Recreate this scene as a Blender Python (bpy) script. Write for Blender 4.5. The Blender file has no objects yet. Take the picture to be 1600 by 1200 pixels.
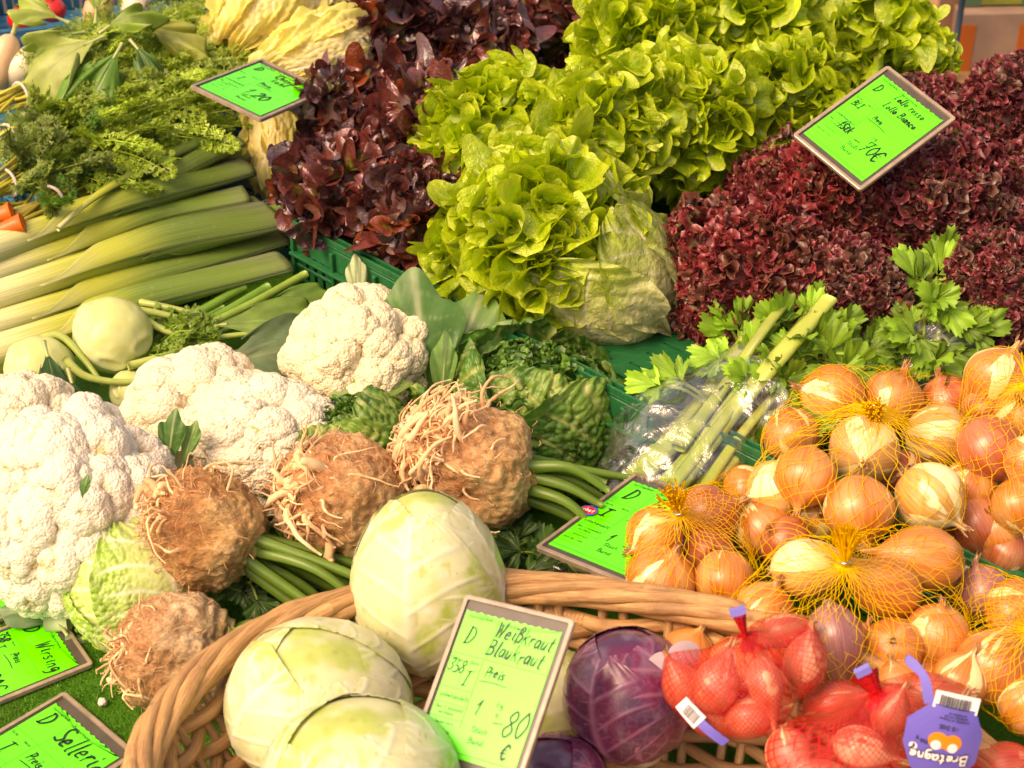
import bpy, bmesh, math, random
import numpy as np
from mathutils import Vector, Matrix, bvhtree

SC = bpy.context.scene
COL = SC.collection
# ------------------------------------------------------------------ camera
PITCH = math.radians(33.0)
DIST = 2.10
FPX = 800.0 / math.tan(math.radians(17.0))
cF = np.array([0.0, math.cos(PITCH), -math.sin(PITCH)])
cR = np.array([1.0, 0.0, 0.0])
cU = np.array([0.0, math.sin(PITCH), math.cos(PITCH)])
CAM = -cF * DIST
cam_d = bpy.data.cameras.new("camera")
cam_o = bpy.data.objects.new("camera", cam_d)
COL.objects.link(cam_o)
cam_o.location = Vector(CAM)
cam_o.rotation_euler = (math.pi / 2 - PITCH, 0, 0)
cam_d.sensor_width = 36.0
cam_d.lens = 18.0 / math.tan(math.radians(17.0))
cam_d.clip_start = 0.05
cam_d.clip_end = 200
cam_d.dof.use_dof = True
cam_d.dof.focus_distance = 1.80
cam_d.dof.aperture_fstop = 10.0
SC.camera = cam_o

# ------------------------------------------------------------------ light
SUN_DIR = np.array([-0.62, -0.42, 0.95])            # from the scene towards the sun
SUN_DIR = SUN_DIR / np.linalg.norm(SUN_DIR)
w = bpy.data.worlds.new("World")
SC.world = w
w.use_nodes = True
nt = w.node_tree
bg = nt.nodes["Background"]
sky = nt.nodes.new("ShaderNodeTexSky")
sky.sky_type = 'NISHITA'
sky.sun_disc = False
sky.sun_elevation = math.asin(SUN_DIR[2])
sky.sun_rotation = math.atan2(SUN_DIR[0], SUN_DIR[1])
sky.air_density = 1.0
sky.dust_density = 6.0
sky.ozone_density = 0.3
nt.links.new(sky.outputs[0], bg.inputs[0])
bg.inputs[1].default_value = 0.15
sd = bpy.data.lights.new("sun", 'SUN')
sd.energy = 0.85
sd.angle = math.radians(30)
sd.color = (1.0, 0.86, 0.66)
so = bpy.data.objects.new("sun", sd)
COL.objects.link(so)
so.rotation_euler = Vector(SUN_DIR).to_track_quat('Z', 'Y').to_euler()
so.location = (0, 0, 5)
vs = SC.view_settings
vs.view_transform = 'Standard'
vs.look = 'None'
vs.gamma = 1.0
vs.use_curve_mapping = False
vs.exposure = 0.78
vs.use_white_balance = True
vs.white_balance_temperature = 9000
vs.white_balance_tint = 24

SC.cycles.max_bounces = 12
SC.cycles.diffuse_bounces = 7
SC.cycles.transparent_max_bounces = 16
# ------------------------------------------------------------------ placing
def ray(px, py):
    d = cF + cR * ((px - 800.0) / FPX) - cU * ((py - 600.0) / FPX)
    return d / np.linalg.norm(d)
def at(px, py, z=0.0):
    """the world point on the level z that stands at this spot of the stall"""
    d = ray(px, py)
    return CAM + d * ((z - CAM[2]) / d[2])
def mpp(p):
    """metres one photo pixel measures at p"""
    return float(np.dot(np.asarray(p) - CAM, cF)) / FPX
def cv(a, b, c=0.0):
    """direction: a to the right, b up along the slope of sight, c towards the buyer"""
    v = cR * a + cU * b - cF * c
    return v / np.linalg.norm(v)
def nrm(v):
    v = np.asarray(v, float)
    return v / (np.linalg.norm(v, axis=-1, keepdims=True) + 1e-12)

# ------------------------------------------------------------------ noise
def _h(ix, iy, iz, s):
    n = (ix.astype(np.int64) * 374761393 + iy.astype(np.int64) * 668265263 + iz.astype(np.int64) * 2147483647 + s * 1274126177) & 0xffffffff
    n = ((n ^ (n >> 13)) * 1274126177) & 0xffffffff
    n = n ^ (n >> 16)
    n = (n * 2246822519) & 0xffffffff
    return ((n ^ (n >> 15)) & 0xffffff) / float(0x1000000)
def vnoise(P, s=1.0, seed=0):
    P = np.asarray(P) * s
    i = np.floor(P); f = P - i; f = f * f * (3 - 2 * f)
    o = np.zeros(len(P))
    for dx in (0, 1):
        for dy in (0, 1):
            for dz in (0, 1):
                wt = (f[:, 0] if dx else 1 - f[:, 0]) * (f[:, 1] if dy else 1 - f[:, 1]) * (f[:, 2] if dz else 1 - f[:, 2])
                o += wt * _h(i[:, 0] + dx, i[:, 1] + dy, i[:, 2] + dz, seed)
    return o * 2 - 1
def fbm(P, s=1.0, seed=0, n=3):
    o = 0; a = 1.0
    for k in range(n):
        o = o + a * vnoise(P, s * 2 ** k, seed + k * 7); a *= 0.5
    return o
def worley(P, s=1.0, seed=0, jit=0.85):
    P = np.asarray(P) * s
    i = np.floor(P)
    f1 = np.full(len(P), 9.0); f2 = np.full(len(P), 9.0); idv = np.zeros(len(P))
    for dx in (-1, 0, 1):
        for dy in (-1, 0, 1):
            for dz in (-1, 0, 1):
                c = i + np.array([dx, dy, dz])
                h0 = _h(c[:, 0], c[:, 1], c[:, 2], seed)
                q = c + 0.5 + jit * (np.stack([h0, _h(c[:, 0], c[:, 1], c[:, 2], seed + 11), _h(c[:, 0], c[:, 1], c[:, 2], seed + 23)], 1) - 0.5)
                d = np.sqrt(((P - q) ** 2).sum(1))
                m = d < f1
                f2 = np.where(m, f1, np.minimum(f2, d))
                idv = np.where(m, h0, idv)
                f1 = np.where(m, d, f1)
    return f1, f2, idv
def sstep(a, b, x):
    t = np.clip((x - a) / (b - a), 0, 1)
    return t * t * (3 - 2 * t)
def lerp3(a, b, t):
    t = np.asarray(t)[..., None]
    return np.asarray(a) * (1 - t) + np.asarray(b) * t

# ------------------------------------------------------------------ meshes
class MB:
    def __init__(s):
        s.V = []; s.Q = []; s.T = []; s.C = []; s.U = []; s.n = 0
    def add(s, v, q=None, t=None, c=None, uv=None):
        v = np.asarray(v, float).reshape(-1, 3)
        s.V.append(v)
        if q is not None and len(q): s.Q.append(np.asarray(q, int).reshape(-1, 4) + s.n)
        if t is not None and len(t): s.T.append(np.asarray(t, int).reshape(-1, 3) + s.n)
        cc = np.ones((len(v), 3)) if c is None else np.broadcast_to(np.asarray(c, float), (len(v), 3))
        s.C.append(cc)
        s.U.append(np.zeros((len(v), 2)) if uv is None else np.asarray(uv, float).reshape(-1, 2))
        s.n += len(v)
        return s
    def mesh(s, name, mat, off=(0, 0, 0), smooth=True):
        V = np.concatenate(s.V) - np.asarray(off)
        C = np.concatenate(s.C); U = np.concatenate(s.U)
        Q = np.concatenate(s.Q) if s.Q else np.zeros((0, 4), int)
        T = np.concatenate(s.T) if s.T else np.zeros((0, 3), int)
        me = bpy.data.meshes.new(name)
        me.vertices.add(len(V)); me.vertices.foreach_set("co", V.astype(np.float32).ravel())
        li = np.concatenate([Q.ravel(), T.ravel()]).astype(np.int32)
        me.loops.add(len(li)); me.loops.foreach_set("vertex_index", li)
        me.polygons.add(len(Q) + len(T))
        ls = np.concatenate([np.arange(len(Q)) * 4, len(Q) * 4 + np.arange(len(T)) * 3]).astype(np.int32)
        me.polygons.foreach_set("loop_start", ls)
        me.polygons.foreach_set("use_smooth", np.full(len(ls), smooth))
        ca = me.color_attributes.new("Col", 'FLOAT_COLOR', 'POINT')
        ca.data.foreach_set("color", np.concatenate([C, np.ones((len(C), 1))], 1).astype(np.float32).ravel())
        uvl = me.uv_layers.new(name="UVMap")
        uvl.data.foreach_set("uv", U[li].astype(np.float32).ravel())
        me.update(calc_edges=True)
        me.validate()
        if mat is not None: me.materials.append(mat)
        return me
    def build(s, name, mat, parent=None, smooth=True, loc=None):
        """one object; world coordinates go relative to its thing's base (or to loc)"""
        off = np.zeros(3)
        if parent is not None:
            q = parent
            while q is not None:
                off = off + np.array(q.location); q = q.parent
        elif loc is not None: off = np.asarray(loc, float)
        me = s.mesh(name, mat, off, smooth)
        o = bpy.data.objects.new(name, me)
        COL.objects.link(o)
        if parent is not None: o.parent = parent
        elif loc is not None: o.location = Vector(off)
        return o
def thing(name, label, cat, loc, group=None):
    o = bpy.data.objects.new(name, None); COL.objects.link(o)
    o.location = Vector(np.asarray(loc, float)); o.empty_display_size = 0.05
    o['label'] = label; o['category'] = cat
    if group: o['group'] = group
    return o
def tag(o, label=None, cat=None, group=None, kind=None):
    if label: o['label'] = label
    if cat: o['category'] = cat
    if group: o['group'] = group
    if kind: o['kind'] = kind
    return o

def gridf(nu, nv, wrapu=False, wrapv=False):
    """quads of a nu x nv grid, index = i*nv + j"""
    I = np.arange(nu if wrapu else nu - 1); J = np.arange(nv if wrapv else nv - 1)
    i, j = np.meshgrid(I, J, indexing='ij')
    i2 = (i + 1) % nu; j2 = (j + 1) % nv
    return np.stack([i * nv + j, i2 * nv + j, i2 * nv + j2, i * nv + j2], -1).reshape(-1, 4)
def catmull(pts, n):
    P = np.asarray(pts, float)
    if len(P) == 2: 
        t = np.linspace(0, 1, n)[:, None]; return P[0] * (1 - t) + P[1] * t
    P = np.vstack([2 * P[0] - P[1], P, 2 * P[-1] - P[-2]])
    m = len(P) - 3
    u = np.linspace(0, m - 1e-9, n); k = u.astype(int); t = (u - k)[:, None]
    a, b, c, d = P[k], P[k + 1], P[k + 2], P[k + 3]
    return 0.5 * (2 * b + (c - a) * t + (2 * a - 5 * b + 4 * c - d) * t ** 2 + (3 * b - a - 3 * c + d) * t ** 3)
def frames(P, ref=None):
    T = nrm(np.gradient(P, axis=0))
    if ref is None:
        m = np.abs(T).mean(0); ref = np.eye(3)[int(np.argmin(m))]
    A = nrm(np.cross(T, ref)); B = np.cross(A, T)
    return T, A, B
def tube(mb, P, r, n=8, c=None, caps=True, flat=1.0, ref=None, ridge=None, twist=0.0):
    P = np.asarray(P, float); m = len(P)
    T, A, B = frames(P, ref)
    r = np.broadcast_to(np.asarray(r, float), (m,))
    a = np.linspace(0, 2 * np.pi, n, endpoint=False)
    tw = np.linspace(0, 1, m)[:, None] * twist
    ca, sa = np.cos(a[None] + tw), np.sin(a[None] + tw)
    rr = r[:, None] * (1 + (ridge(a) if ridge is not None else 0) * np.ones((m, 1)))
    fl = np.broadcast_to(np.asarray(flat, float), (m,))[:, None, None]
    V = P[:, None] + A[:, None] * (ca * rr)[..., None] + B[:, None] * (sa * rr)[..., None] * fl
    q = gridf(m, n, wrapv=True)
    uv = np.stack(np.meshgrid(np.linspace(0, 1, m), a / (2 * np.pi), indexing='ij'), -1)
    cc = None
    if c is not None:
        c = np.asarray(c, float)
        cc = np.repeat(c, n, 0) if c.ndim == 2 and len(c) == m else np.broadcast_to(c, (m * n, 3))
    V = V.reshape(-1, 3)
    t = None
    if caps:
        V = np.vstack([V, P[:1], P[-1:]])
        e0, e1 = m * n, m * n + 1
        j = np.arange(n); j2 = (j + 1) % n
        t = np.vstack([np.stack([np.full(n, e0), j2, j], 1), np.stack([np.full(n, e1), (m - 1) * n + j, (m - 1) * n + j2], 1)])
        uv = np.vstack([uv.reshape(-1, 2), [[0, .5], [1, .5]]])
        if cc is not None: cc = np.vstack([cc, cc[:1], cc[m * n - 1:m * n]])
    mb.add(V, q, t, cc, uv.reshape(-1, 2))
def box(mb, o, ax, ay, az, c=None):
    """box with corner o and edge vectors ax, ay, az"""
    o, ax, ay, az = [np.asarray(x, float) for x in (o, ax, ay, az)]
    V = np.array([o + ax * i + ay * j + az * k for k in (0, 1) for j in (0, 1) for i in (0, 1)])
    mb.add(V, [[0, 2, 3, 1], [4, 5, 7, 6], [0, 1, 5, 4], [2, 6, 7, 3], [0, 4, 6, 2], [1, 3, 7, 5]], None, c)
def bevel(o, w=0.002, seg=2):
    m = o.modifiers.new("bevel", 'BEVEL'); m.width = w; m.segments = seg; m.limit_method = 'ANGLE'
    return o
_ico = {}
def ico(sub):
    if sub not in _ico:
        bm = bmesh.new(); bmesh.ops.create_icosphere(bm, subdivisions=sub, radius=1.0)
        _ico[sub] = (np.array([v.co[:] for v in bm.verts]), np.array([[v.index for v in f.verts] for f in bm.faces]))
        bm.free()
    return _ico[sub]
def basis(z, x=None):
    z = nrm(z)
    if x is None: x = [1, 0, 0] if abs(z[0]) < 0.8 else [0, 1, 0]
    y = nrm(np.cross(z, x)); x = np.cross(y, z)
    return np.stack([x, y, z], 1)          # columns

# ------------------------------------------------------------------ materials
class NT:
    def __init__(s, name):
        s.m = bpy.data.materials.new(name); s.m.use_nodes = True
        s.t = s.m.node_tree; s.b = s.t.nodes["Principled BSDF"]; s.out = s.t.nodes["Material Output"]
    def n(s, typ, **k):
        x = s.t.nodes.new(typ)
        for a, v in k.items():
            if a.startswith('_'): setattr(x, a[1:], v)
        return x
    def set(s, sock, v):
        if hasattr(v, 'links') or hasattr(v, 'is_output'): s.t.links.new(v, sock)
        else:
            if isinstance(v, (tuple, list)) and len(v) == 3 and sock.type == 'RGBA': v = (*v, 1)
            sock.default_value = v
    def p(s, **k):
        for a, v in k.items(): s.set(s.b.inputs[a.replace('_', ' ')], v)
    def attr(s, nm="Col"): x = s.n("ShaderNodeAttribute"); x.attribute_name = nm; return x.outputs["Color"]
    def obj(s): return s.n("ShaderNodeTexCoord").outputs["Object"]
    def uv(s): return s.n("ShaderNodeTexCoord").outputs["UV"]
    def mapping(s, v, sc=(1, 1, 1), loc=(0, 0, 0)):
        x = s.n("ShaderNodeMapping"); s.set(x.inputs["Vector"], v); x.inputs["Scale"].default_value = sc; x.inputs["Location"].default_value = loc
        return x.outputs[0]
    def noise(s, v, sc=5.0, det=3.0, rough=0.55, dist=0.0, out="Fac"):
        x = s.n("ShaderNodeTexNoise"); s.set(x.inputs["Vector"], v); x.inputs["Scale"].default_value = sc
        x.inputs["Detail"].default_value = det; x.inputs["Roughness"].default_value = rough; x.inputs["Distortion"].default_value = dist
        return x.outputs[out]
    def voro(s, v, sc=5.0, feat='F1', out="Distance"):
        x = s.n("ShaderNodeTexVoronoi"); x.feature = feat; s.set(x.inputs["Vector"], v); x.inputs["Scale"].default_value = sc
        return x.outputs[out]
    def ramp(s, f, stops):
        x = s.n("ShaderNodeValToRGB"); s.set(x.inputs[0], f); e = x.color_ramp.elements
        while len(e) > 1: e.remove(e[-1])
        for i, (pos, c) in enumerate(stops):
            q = e[0] if i == 0 else e.new(pos)
            q.position = pos; q.color = (*c, 1) if len(c) == 3 else c
        return x.outputs[0]
    def mix(s, f, a, b, mode='MIX'):
        x = s.n("ShaderNodeMix"); x.data_type = 'RGBA'; x.blend_type = mode
        s.set(x.inputs[0], f); s.set(x.inputs[6], a); s.set(x.inputs[7], b)
        return x.outputs[2]
    def math(s, op, a, b=0.0, c=0.0, clamp=False):
        x = s.n("ShaderNodeMath"); x.operation = op; x.use_clamp = clamp
        s.set(x.inputs[0], a); s.set(x.inputs[1], b); s.set(x.inputs[2], c)
        return x.outputs[0]
    def maprange(s, v, a, b, c=0.0, d=1.0):
        x = s.n("ShaderNodeMapRange"); s.set(x.inputs[0], v)
        for i, q in enumerate((a, b, c, d)): x.inputs[i + 1].default_value = q
        return x.outputs[0]
    def sep(s, v): x = s.n("ShaderNodeSeparateXYZ"); s.set(x.inputs[0], v); return x.outputs
    def comb(s, a, b, c=0.0):
        x = s.n("ShaderNodeCombineXYZ"); s.set(x.inputs[0], a); s.set(x.inputs[1], b); s.set(x.inputs[2], c); return x.outputs[0]
    def bump(s, h, strength=0.3, dist=0.001):
        x = s.n("ShaderNodeBump"); s.set(x.inputs["Height"], h); x.inputs["Strength"].default_value = strength; x.inputs["Distance"].default_value = dist
        s.t.links.new(x.outputs[0], s.b.inputs["Normal"]); return x.outputs[0]
    def translucent(s, col, f=0.3, normal=None):
        tr = s.n("ShaderNodeBsdfTranslucent"); s.set(tr.inputs[0], col)
        mx = s.n("ShaderNodeMixShader"); mx.inputs[0].default_value = f
        s.t.links.new(s.b.outputs[0], mx.inputs[1]); s.t.links.new(tr.outputs[0], mx.inputs[2])
        s.t.links.new(mx.outputs[0], s.out.inputs[0])
    def transparent(s, fac):
        tr = s.n("ShaderNodeBsdfTransparent"); mx = s.n("ShaderNodeMixShader"); s.set(mx.inputs[0], fac)
        s.t.links.new(tr.outputs[0], mx.inputs[1]); s.t.links.new(s.b.outputs[0], mx.inputs[2])
        s.t.links.new(mx.outputs[0], s.out.inputs[0])
def leafmat(name, rough=0.35, tr=0.3, spec=0.5, bscale=60, bstr=0.35, vary=0.25, coat=0.0, bdist=0.002, sheen=None):
    """vegetable tissue: pigment from the vertex colours, varied, with a little light passing through"""
    k = NT(name); o = k.obj(); c = k.attr()
    v = k.noise(o, 30, 3)
    c2 = k.mix(k.maprange(v, 0.3, 0.7, 0, 1), k.mix(1.0, c, (1 - vary, 1 - vary, 1 - vary), 'MULTIPLY'), k.mix(1.0, c, (1 + vary, 1 + vary, 1 + vary * .8), 'MULTIPLY'))
    k.p(Base_Color=c2, Roughness=rough, Specular_IOR_Level=spec)
    if coat: k.p(Coat_Weight=coat, Coat_Roughness=0.2)
    if bstr: k.bump(k.noise(o, bscale, 4, 0.6), bstr, bdist)
    if tr: k.translucent(c2, tr)
    return k.m
def plain(name, col, rough=0.5, spec=0.5, bscale=0, bstr=0.3, vary=0.0, vs_=40, metal=0.0, coat=0.0):
    k = NT(name); o = k.obj()
    c = col
    if vary: 
        f = k.maprange(k.noise(o, vs_, 4), 0.3, 0.7, 0, 1)
        c = k.mix(f, tuple(x * (1 - vary) for x in col), tuple(min(1, x * (1 + vary)) for x in col))
    k.p(Base_Color=c, Roughness=rough, Specular_IOR_Level=spec, Metallic=metal)
    if coat: k.p(Coat_Weight=coat, Coat_Roughness=0.1)
    if bscale: k.bump(k.noise(o, bscale, 4), bstr, 0.002)
    return k.m
# ================================================================== materials of the place
M = {}
M['oak_green'] = leafmat("green_lettuce", 0.22, 0.34, 0.75, 85, 0.9, 0.22, bdist=0.006)
M['oak_red'] = leafmat("red_oak_lettuce", 0.22, 0.12, 0.9, 80, 0.9, 0.3, coat=0.45, bdist=0.004)
M['lollo'] = leafmat("frilly_red_lettuce", 0.35, 0.22, 0.6, 160, 0.4, 0.3)
M['leaf'] = leafmat("leaf_green", 0.42, 0.28, 0.45, 60, 0.45, 0.25)
M['savoy'] = leafmat("savoy_leaf", 0.38, 0.22, 0.5, 120, 0.35, 0.2)
M['napa'] = leafmat("pale_leaf", 0.45, 0.35, 0.4, 50, 0.45, 0.12)
M['cabbage'] = leafmat("cabbage_leaf", 0.33, 0.10, 0.5, 60, 0.35, 0.10)
M['redcab'] = leafmat("red_cabbage_leaf", 0.27, 0.03, 0.6, 60, 0.2, 0.25, coat=0.2)
M['stalk'] = leafmat("stalk", 0.35, 0.15, 0.5, 50, 0.15, 0.15)
M['root'] = leafmat("root_fibre", 0.75, 0.05, 0.2, 200, 0.5, 0.25)

def m_curd():
    k = NT("cauliflower_curd"); o = k.obj(); c = k.attr()
    b1 = k.voro(o, 330); b2 = k.noise(o, 500, 3)
    h = k.math('ADD', k.math('MULTIPLY', k.math('SUBTRACT', 1.0, b1), 1.0), k.math('MULTIPLY', b2, 0.5))
    st = k.maprange(k.noise(o, 55, 5, 0.65), 0.66, 0.76)
    c2 = k.mix(k.math('MULTIPLY', st, 0.35), c, (0.50, 0.36, 0.18))
    k.p(Base_Color=c2, Roughness=0.62, Specular_IOR_Level=0.3, Subsurface_Weight=0.12, Subsurface_Scale=0.004)
    k.b.inputs["Subsurface Radius"].default_value = (1.0, 0.7, 0.45)
    k.bump(h, 0.8, 0.002)
    return k.m
M['curd'] = m_curd()
def m_celeriac():
    k = NT("celeriac_skin"); o = k.obj(); c = k.attr()
    n1 = k.noise(o, 38, 6, 0.7, 0.6); n2 = k.noise(k.mapping(o, (1, 1, 3)), 160, 4, 0.7, 1.0)
    pits = k.maprange(k.voro(o, 55), 0.0, 0.28)
    d = k.mix(k.maprange(n1, 0.35, 0.65), k.mix(1.0, c, (0.66, 0.52, 0.42), 'MULTIPLY'), c)
    d = k.mix(k.maprange(n2, 0.42, 0.62), k.mix(1.0, d, (0.74, 0.62, 0.52), 'MULTIPLY'), d)
    d = k.mix(pits, k.mix(1.0, d, (0.5, 0.4, 0.32), 'MULTIPLY'), d)
    k.p(Base_Color=d, Roughness=0.72, Specular_IOR_Level=0.25)
    h = k.math('ADD', k.math('MULTIPLY', n1, 1.4), k.math('ADD', k.math('MULTIPLY', n2, 0.7), k.math('MULTIPLY', pits, 0.4)))
    k.bump(h, 0.9, 0.004)
    return k.m
M['celeriac'] = m_celeriac()
def m_onion(name, base, dark, pale, peel=0.55):
    k = NT(name); o = k.obj(); uv = k.uv()
    oi = k.n("ShaderNodeObjectInfo"); rnd = oi.outputs["Random"]
    s = k.sep(uv)
    # uv.x runs pole to pole, uv.y round the bulb
    off = k.math('MULTIPLY', rnd, 37.0)
    ang = k.math('MULTIPLY', s[1], 6.28318)
    ca, sa = k.math('COSINE', ang), k.math('SINE', ang)
    fib = k.noise(k.comb(k.math('MULTIPLY', ca, 14.0), k.math('MULTIPLY', sa, 14.0), k.math('ADD', k.math('MULTIPLY', s[0], 1.5), off)), 1.6, 4, 0.6)
    vein = k.math('PINGPONG', k.math('ADD', k.math('MULTIPLY', s[1], 26.0), k.math('MULTIPLY', k.noise(k.comb(ca, sa, s[0]), 3.0, 2), 2.0)), 0.5)
    vein = k.maprange(vein, 0.0, 0.07, 1.0, 0.0)
    big = k.noise(k.comb(ca, sa, k.math('ADD', k.math('MULTIPLY', s[0], 2.0), off)), 1.3, 3, 0.5, 0.4)
    c = k.mix(k.maprange(fib, 0.3, 0.7), dark, base)
    c = k.mix(k.math('MULTIPLY', k.maprange(big, 0.42, 0.66), 0.5), c, tuple(0.5 * (a + b) for a, b in zip(base, pale)))
    c = k.mix(k.math('MULTIPLY', vein, 0.4), c, dark)
    pm = k.noise(k.comb(ca, sa, k.math('ADD', k.math('MULTIPLY', s[0], 1.6), k.math('MULTIPLY', rnd, 91.0))), 0.9, 5, 0.45, 0.3)
    edge = k.maprange(pm, peel, peel + 0.012)
    pc = k.mix(k.maprange(fib, 0.3, 0.7), pale, tuple(min(1, x * 1.12) for x in pale))
    c = k.mix(edge, c, pc)
    spots = k.maprange(k.noise(o, 120, 3, 0.7), 0.66, 0.72)
    c = k.mix(k.math('MULTIPLY', spots, 0.5), c, tuple(x * 0.45 for x in dark))
    tint = k.maprange(rnd, 0, 1, 0.82, 1.1)
    c = k.mix(1.0, c, k.comb(tint, tint, tint), 'MULTIPLY')
    k.p(Base_Color=c, Roughness=k.maprange(fib, 0.3, 0.7, 0.17, 0.34), Specular_IOR_Level=0.55, Coat_Weight=0.25, Coat_Roughness=0.25)
    h = k.math('ADD', k.math('MULTIPLY', fib, 0.5), k.math('ADD', k.math('MULTIPLY', vein, 0.35), k.math('MULTIPLY', edge, -1.2)))
    k.bump(h, 0.45, 0.0012)
    return k.m
M['onion'] = m_onion("golden_onion_skin", (0.66, 0.25, 0.048), (0.44, 0.115, 0.020), (0.78, 0.64, 0.32), 0.60)
M['onion_pale'] = m_onion("straw_onion_skin", (0.72, 0.43, 0.13), (0.52, 0.22, 0.055), (0.80, 0.70, 0.36), 0.50)
M['onion_red'] = m_onion("copper_onion_skin", (0.52, 0.14, 0.045), (0.36, 0.07, 0.025), (0.78, 0.55, 0.28), 0.66)
M['onion_pink'] = m_onion("pink_onion_skin", (0.42, 0.19, 0.16), (0.27, 0.08, 0.09), (0.66, 0.42, 0.28), 0.6)
M['shallot'] = m_onion("shallot_skin", (0.62, 0.20, 0.10), (0.42, 0.09, 0.05), (0.80, 0.44, 0.26), 0.62)
M['husk'] = leafmat("dry_husk", 0.6, 0.25, 0.35, 120, 0.4, 0.25)
M['net'] = plain("yellow_netting", (0.86, 0.50, 0.012), 0.45, 0.5)
M['clip'] = plain("metal_clip", (0.6, 0.6, 0.6), 0.3, 0.5, metal=1.0)
def m_leek():
    k = NT("leek_skin"); uv = k.uv(); s = k.sep(uv); c = k.attr()
    st = k.noise(k.comb(k.math('MULTIPLY', s[0], 2.5), k.math('MULTIPLY', s[1], 60.0), 0.0), 1.0, 3, 0.6)
    sp = k.noise(k.obj(), 90, 4, 0.7)
    d = k.mix(k.maprange(st, 0.3, 0.7), k.mix(1.0, c, (0.58, 0.66, 0.55), 'MULTIPLY'), k.mix(1.0, c, (1.28, 1.22, 1.2), 'MULTIPLY'))
    d = k.mix(k.math('MULTIPLY', k.maprange(sp, 0.6, 0.75), 0.35), d, (0.42, 0.34, 0.2))
    k.p(Base_Color=d, Roughness=0.42, Specular_IOR_Level=0.4)
    k.bump(st, 0.35, 0.0015); k.translucent(d, 0.08)
    return k.m
M['leek'] = m_leek()
def m_wicker():
    k = NT("peeled_willow"); uv = k.uv(); s = k.sep(uv); c = k.attr(); o = k.obj()
    g = k.noise(k.comb(k.math('MULTIPLY', s[0], 9.0), k.math('MULTIPLY', s[1], 12.0), k.math('MULTIPLY', k.sep(o)[0], 20.0)), 1.6, 5, 0.7)
    b = k.noise(o, 28, 4, 0.6)
    kn = k.maprange(k.voro(o, 30), 0.0, 0.10)
    d = k.mix(k.maprange(g, 0.3, 0.7), k.mix(1.0, c, (0.56, 0.46, 0.38), 'MULTIPLY'), k.mix(1.0, c, (1.28, 1.25, 1.15), 'MULTIPLY'))
    d = k.mix(k.math('MULTIPLY', k.maprange(b, 0.48, 0.66), 0.75), d, (0.27, 0.145, 0.07))
    d = k.mix(kn, (0.16, 0.08, 0.04), d)
    k.p(Base_Color=d, Roughness=0.55, Specular_IOR_Level=0.35)
    k.bump(k.math('ADD', g, b), 0.5, 0.002)
    return k.m
M['wicker'] = m_wicker()
def m_crate(name, col):
    k = NT(name); o = k.obj()
    scr = k.noise(k.mapping(o, (30, 220, 60)), 1.0, 5, 0.75)
    dust = k.maprange(k.noise(o, 260, 2, 0.8), 0.70, 0.76)
    c = k.mix(k.maprange(scr, 0.35, 0.7), tuple(x * 0.8 for x in col), tuple(min(1, x * 1.25 + 0.004) for x in col))
    c = k.mix(k.math('MULTIPLY', dust, 0.6), c, (0.45, 0.5, 0.38))
    k.p(Base_Color=c, Roughness=k.maprange(scr, 0.3, 0.7, 0.24, 0.45), Specular_IOR_Level=0.55)
    k.bump(scr, 0.12, 0.001)
    return k.m
M['green_crate'] = m_crate("green_crate_plastic", (0.002, 0.115, 0.034))
M['blue_crate'] = m_crate("blue_crate_plastic", (0.015, 0.13, 0.24))
def m_turf():
    k = NT("artificial_turf"); o = k.obj()
    n = k.noise(o, 420, 4, 0.75, 1.5); b = k.noise(o, 22, 4)
    c = k.ramp(n, [(0.28, (0.03, 0.17, 0.008)), (0.50, (0.085, 0.33, 0.02)), (0.72, (0.20, 0.50, 0.05))])
    c = k.mix(k.math('MULTIPLY', k.maprange(b, 0.58, 0.75), 0.45), c, (0.14, 0.12, 0.02))
    c = k.mix(k.math('MULTIPLY', k.maprange(k.noise(o, 60, 5, 0.7), 0.68, 0.74), 0.35), c, (0.4, 0.38, 0.2))
    k.p(Base_Color=c, Roughness=0.75, Specular_IOR_Level=0.25)
    k.bump(n, 1.0, 0.006)
    return k.m
M['turf'] = m_turf()
M['turf_blade'] = leafmat("turf_fibre", 0.5, 0.2, 0.4, 0, 0, 0.3)
M['frame'] = plain("clear_brown_frame", (0.30, 0.235, 0.165), 0.22, 0.6, vary=0.25, vs_=60, coat=0.4)
M['backing'] = plain("sign_backing", (0.075, 0.065, 0.05), 0.3, 0.5, vary=0.2)
M['card'] = plain("fluorescent_green_card", (0.035, 0.86, 0.012), 0.3, 0.6, vary=0.06, vs_=25, coat=0.5)
M['ink'] = plain("marker_ink", (0.012, 0.016, 0.012), 0.4)
M['print'] = plain("printing_ink", (0.008, 0.10, 0.012), 0.5)
M['soil'] = plain("soil", (0.05, 0.03, 0.02), 0.9)

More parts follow.
